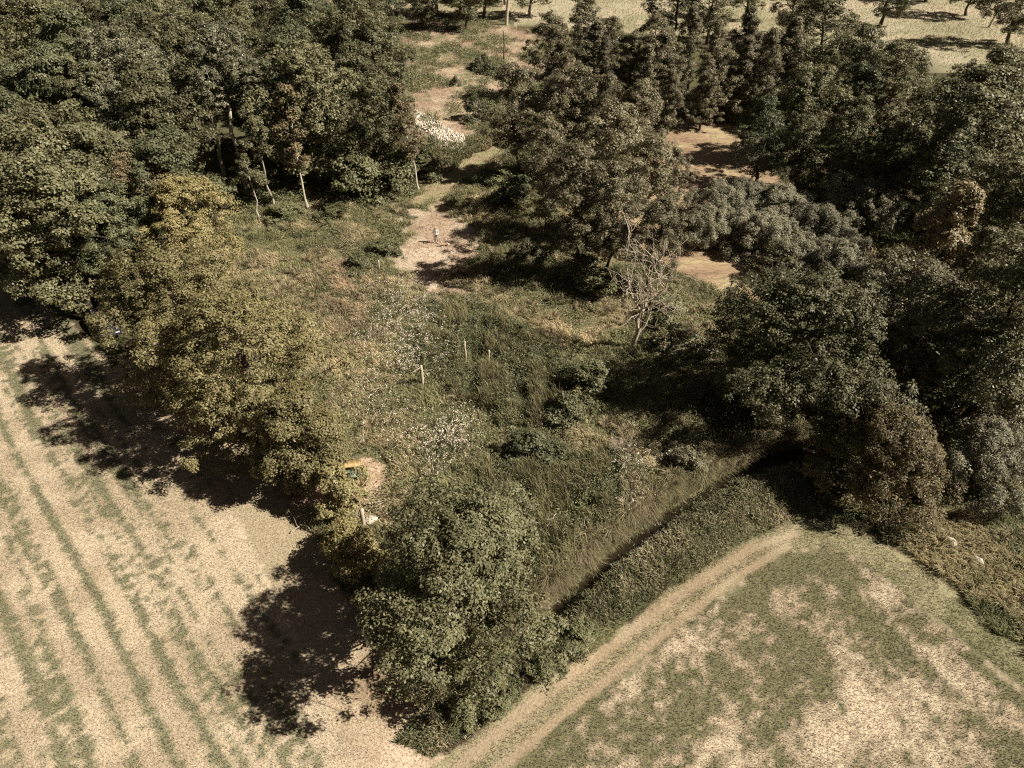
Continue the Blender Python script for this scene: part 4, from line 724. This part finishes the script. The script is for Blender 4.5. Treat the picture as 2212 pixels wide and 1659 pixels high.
# ---------------------------------------------------------------- the person and the dog
def skin(name, pts, edges, rad, mat, parent, root=0, sub=2):
    me = bpy.data.meshes.new(name); me.from_pydata([tuple(p) for p in pts], edges, []); o = bpy.data.objects.new(name, me); COL.objects.link(o); o.parent = parent
    md = o.modifiers.new('skin', 'SKIN'); md.use_smooth_shade = True
    for i, sv in enumerate(me.skin_vertices[0].data):
        q = rad[i]; sv.radius = (q, q) if np.isscalar(q) else q; sv.use_root = (i == root)
    sb = o.modifiers.new('sub', 'SUBSURF'); sb.levels = sb.render_levels = sub; me.materials.append(mat); return o
def chain(P, E, R, start, pts, rads):
    k = start
    for p, q in zip(pts, rads): P.append(p); R.append(q); E.append((k, len(P) - 1)); k = len(P) - 1
    return k
def person(u, v):
    b = at(u, v); r = empty('person', (b[0], b[1], gz(b[0], b[1])), math.radians(-12)); tag(r, 'person in white top and pale trousers standing with bent arms and lowered head', 'person')
    sk = simple('skin', (.42, .27, .19), (.48, .32, .23), 6, .6, .3); sh = simple('white_cotton', (.74, .70, .64), (.82, .78, .72), 9, .85, .1, .2); tr = simple('pale_trousers', (.40, .35, .30), (.50, .44, .38), 9, .85, .1, .2); hr = simple('grey_white_hair', (.55, .50, .45), (.70, .66, .6), 30, .8, .2); shoe = simple('pale_shoes', (.55, .52, .48), (.68, .64, .6), 8, .6, .3)
    # faces -y; one continuous body
    P, E, R = [(0, 0, .95)], [], [.13]
    ch_ = chain(P, E, R, 0, [(0, 0, 1.12), (0, .01, 1.30), (0, .01, 1.43)], [.125, .15, .12])
    chain(P, E, R, ch_, [(0, -.02, 1.52), (0, -.05, 1.60), (0, -.075, 1.68), (0, -.06, 1.75)], [.055, .075, .098, .07]); hd = len(P)
    for s in (-1, 1):
        w = chain(P, E, R, ch_, [(.19 * s, .01, 1.42), (.27 * s, .02, 1.16), (.22 * s, -.12, 1.05), (.08 * s, -.27, 1.09)], [.062, .048, .042, .03])
        pm = chain(P, E, R, w, [(.04 * s, -.32, 1.10)], [.032])
        for f in range(4): chain(P, E, R, pm, [(.03 * s + (f - 1.5) * .006, -.355, 1.125 - f * .019), (-.005 * s, -.37 + .004 * f, 1.12 - f * .018), (-.03 * s, -.355, 1.115 - f * .017)], [.010, .009, .007])
        chain(P, E, R, w, [(.055 * s, -.32, 1.135), (.035 * s, -.345, 1.15)], [.011, .009])
        kn = chain(P, E, R, 0, [(.10 * s, 0, .90), (.13 * s, -.02, .50), (.15 * s, .01, .09), (.16 * s, -.09, .04), (.165 * s, -.16, .03)], [.095, .062, .045, .04, .03])
    body = skin('body', P, E, R, sk, r)
    for s in (-1, 1):
        pass
    # face: nose, brows, mouth, ears as one small feature mesh each
    V, F = [], []
    def blob(c, a):
        k = len(V)
        for i in range(5):
            th = math.pi * i / 4
            for j in range(8): V.append((c[0] + a[0] * math.sin(th) * math.cos(j * .785), c[1] + a[1] * math.sin(th) * math.sin(j * .785), c[2] + a[2] * math.cos(th)))
        for i in range(4):
            for j in range(8): F.append((k + 8 * i + j, k + 8 * i + (j + 1) % 8, k + 8 * i + 8 + (j + 1) % 8, k + 8 * i + 8 + j))
    blob((0, -.172, 1.645), (.013, .022, .022)); blob((-.098, -.07, 1.665), (.012, .02, .03)); blob((.098, -.07, 1.665), (.012, .02, .03)); mesh('nose_and_ears', np.array(V), np.array(F), sk, body, smooth=True)
    dark = simple('eye_and_lip', (.06, .03, .025), (.12, .06, .05), 5, .4, .4); V, F = [], []
    for s in (-1, 1): blob((.034 * s, -.158, 1.672), (.014, .012, .008))
    blob((0, -.150, 1.605), (.026, .012, .006)); mesh('eyes_and_mouth', np.array(V), np.array(F), dark, body, smooth=True)
    V, F = [], []; blob((0, -.055, 1.725), (.105, .108, .075)); mesh('hair', np.array(V), np.array(F), hr, r, smooth=True)
    P, E, R = [(0, 0, .93)], [], [.165]
    c_ = chain(P, E, R, 0, [(0, 0, 1.12), (0, .01, 1.30), (0, .01, 1.44), (0, 0, 1.49)], [.155, .178, .142, .075])
    for s in (-1, 1): chain(P, E, R, 3, [(.19 * s, .01, 1.425), (.275 * s, .02, 1.16), (.225 * s, -.12, 1.05), (.115 * s, -.235, 1.08)], [.08, .066, .06, .05])
    skin('shirt', P, E, R, sh, r)
    P, E, R = [(0, 0, .93)], [], [.158]
    for s in (-1, 1): chain(P, E, R, 0, [(.10 * s, 0, .86), (.13 * s, -.02, .50), (.15 * s, .01, .10)], [.115, .085, .07])
    skin('trousers', P, E, R, tr, r)
    for s in (-1, 1): skin('shoe', [(.15 * s, .04, .05), (.16 * s, -.07, .045), (.168 * s, -.20, .035)], [(0, 1), (1, 2)], [.052, .05, .038], shoe, r)
    return r
person(943, 524)
def dog(u, v, rz):
    b = at(u, v); r = empty('dog', (b[0], b[1], gz(b[0], b[1]) + .02), rz); tag(r, 'small tan and white dog with black patches lying on the ground beside the person', 'dog')
    m, n, p, out = new_mat('dog_coat'); tc = n.nodes.new('ShaderNodeTexCoord'); sp = n.nodes.new('ShaderNodeSeparateXYZ'); n.links.new(tc.outputs['Object'], sp.inputs[0]); t = noise(n, 6, 2)
    ad = n.nodes.new('ShaderNodeMath'); ad.operation = 'MULTIPLY_ADD'; ad.inputs[1].default_value = .25; n.links.new(t.outputs[0], ad.inputs[0]); n.links.new(sp.outputs[0], ad.inputs[2])
    mr = n.nodes.new('ShaderNodeMapRange'); mr.inputs[1].default_value = -.45; mr.inputs[2].default_value = .7; n.links.new(ad.outputs[0], mr.inputs[0])
    cr = ramp(n, [(.75, .68, .58), (.75, .68, .58), (.03, .02, .016), (.36, .19, .09), (.36, .19, .09), (.72, .65, .55)], [0, .22, .30, .38, .68, .74]); cr.color_ramp.interpolation = 'CONSTANT'; n.links.new(mr.outputs[0], cr.inputs[0]); n.links.new(cr.outputs[0], p.inputs['Base Color']); p.inputs['Roughness'].default_value = .8
    P, E, R = [(-.28, 0, .17)], [], [(.12, .13)]
    c_ = chain(P, E, R, 0, [(-.08, .01, .18), (.14, .0, .20), (.24, 0, .24)], [.12, .14, .11])
    chain(P, E, R, c_, [(.34, -.02, .33), (.42, -.03, .37), (.50, -.04, .345), (.58, -.045, .325)], [.072, .075, .05, .032])
    for s in (-1, 1):
        chain(P, E, R, c_, [(.24, .11 * s, .16), (.20, .13 * s, .06), (.40, .12 * s, .035), (.47, .12 * s, .03)], [.06, .042, .03, .032])
        chain(P, E, R, 0, [(-.24, .13 * s, .17), (-.06, .18 * s, .14), (-.20, .19 * s, .04), (-.08, .20 * s, .03)], [.09, .06, .034, .03])
    chain(P, E, R, 0, [(-.42, .03, .12), (-.52, .10, .05), (-.56, .20, .04)], [.035, .025, .014])
    body = skin('body', P, E, R, m, r)
    ear = simple('tan_ear', (.30, .15, .07), (.36, .19, .09), 8, .8, .2); nosem = simple('black_nose', (.012, .01, .01), (.02, .018, .016), 8, .4, .4)
    for s in (-1, 1): skin('ear', [(.405, -.03 + .06 * s, .43), (.40, -.03 + .095 * s, .38), (.41, -.03 + .10 * s, .32)], [(0, 1), (1, 2)], [(.03, .014), (.04, .014), (.028, .012)], ear, body, sub=1)
    skin('nose', [(.60, -.045, .335), (.615, -.045, .33)], [(0, 1)], [.018, .014], nosem, body, sub=1)
    return r
dog(962, 531, math.radians(205))
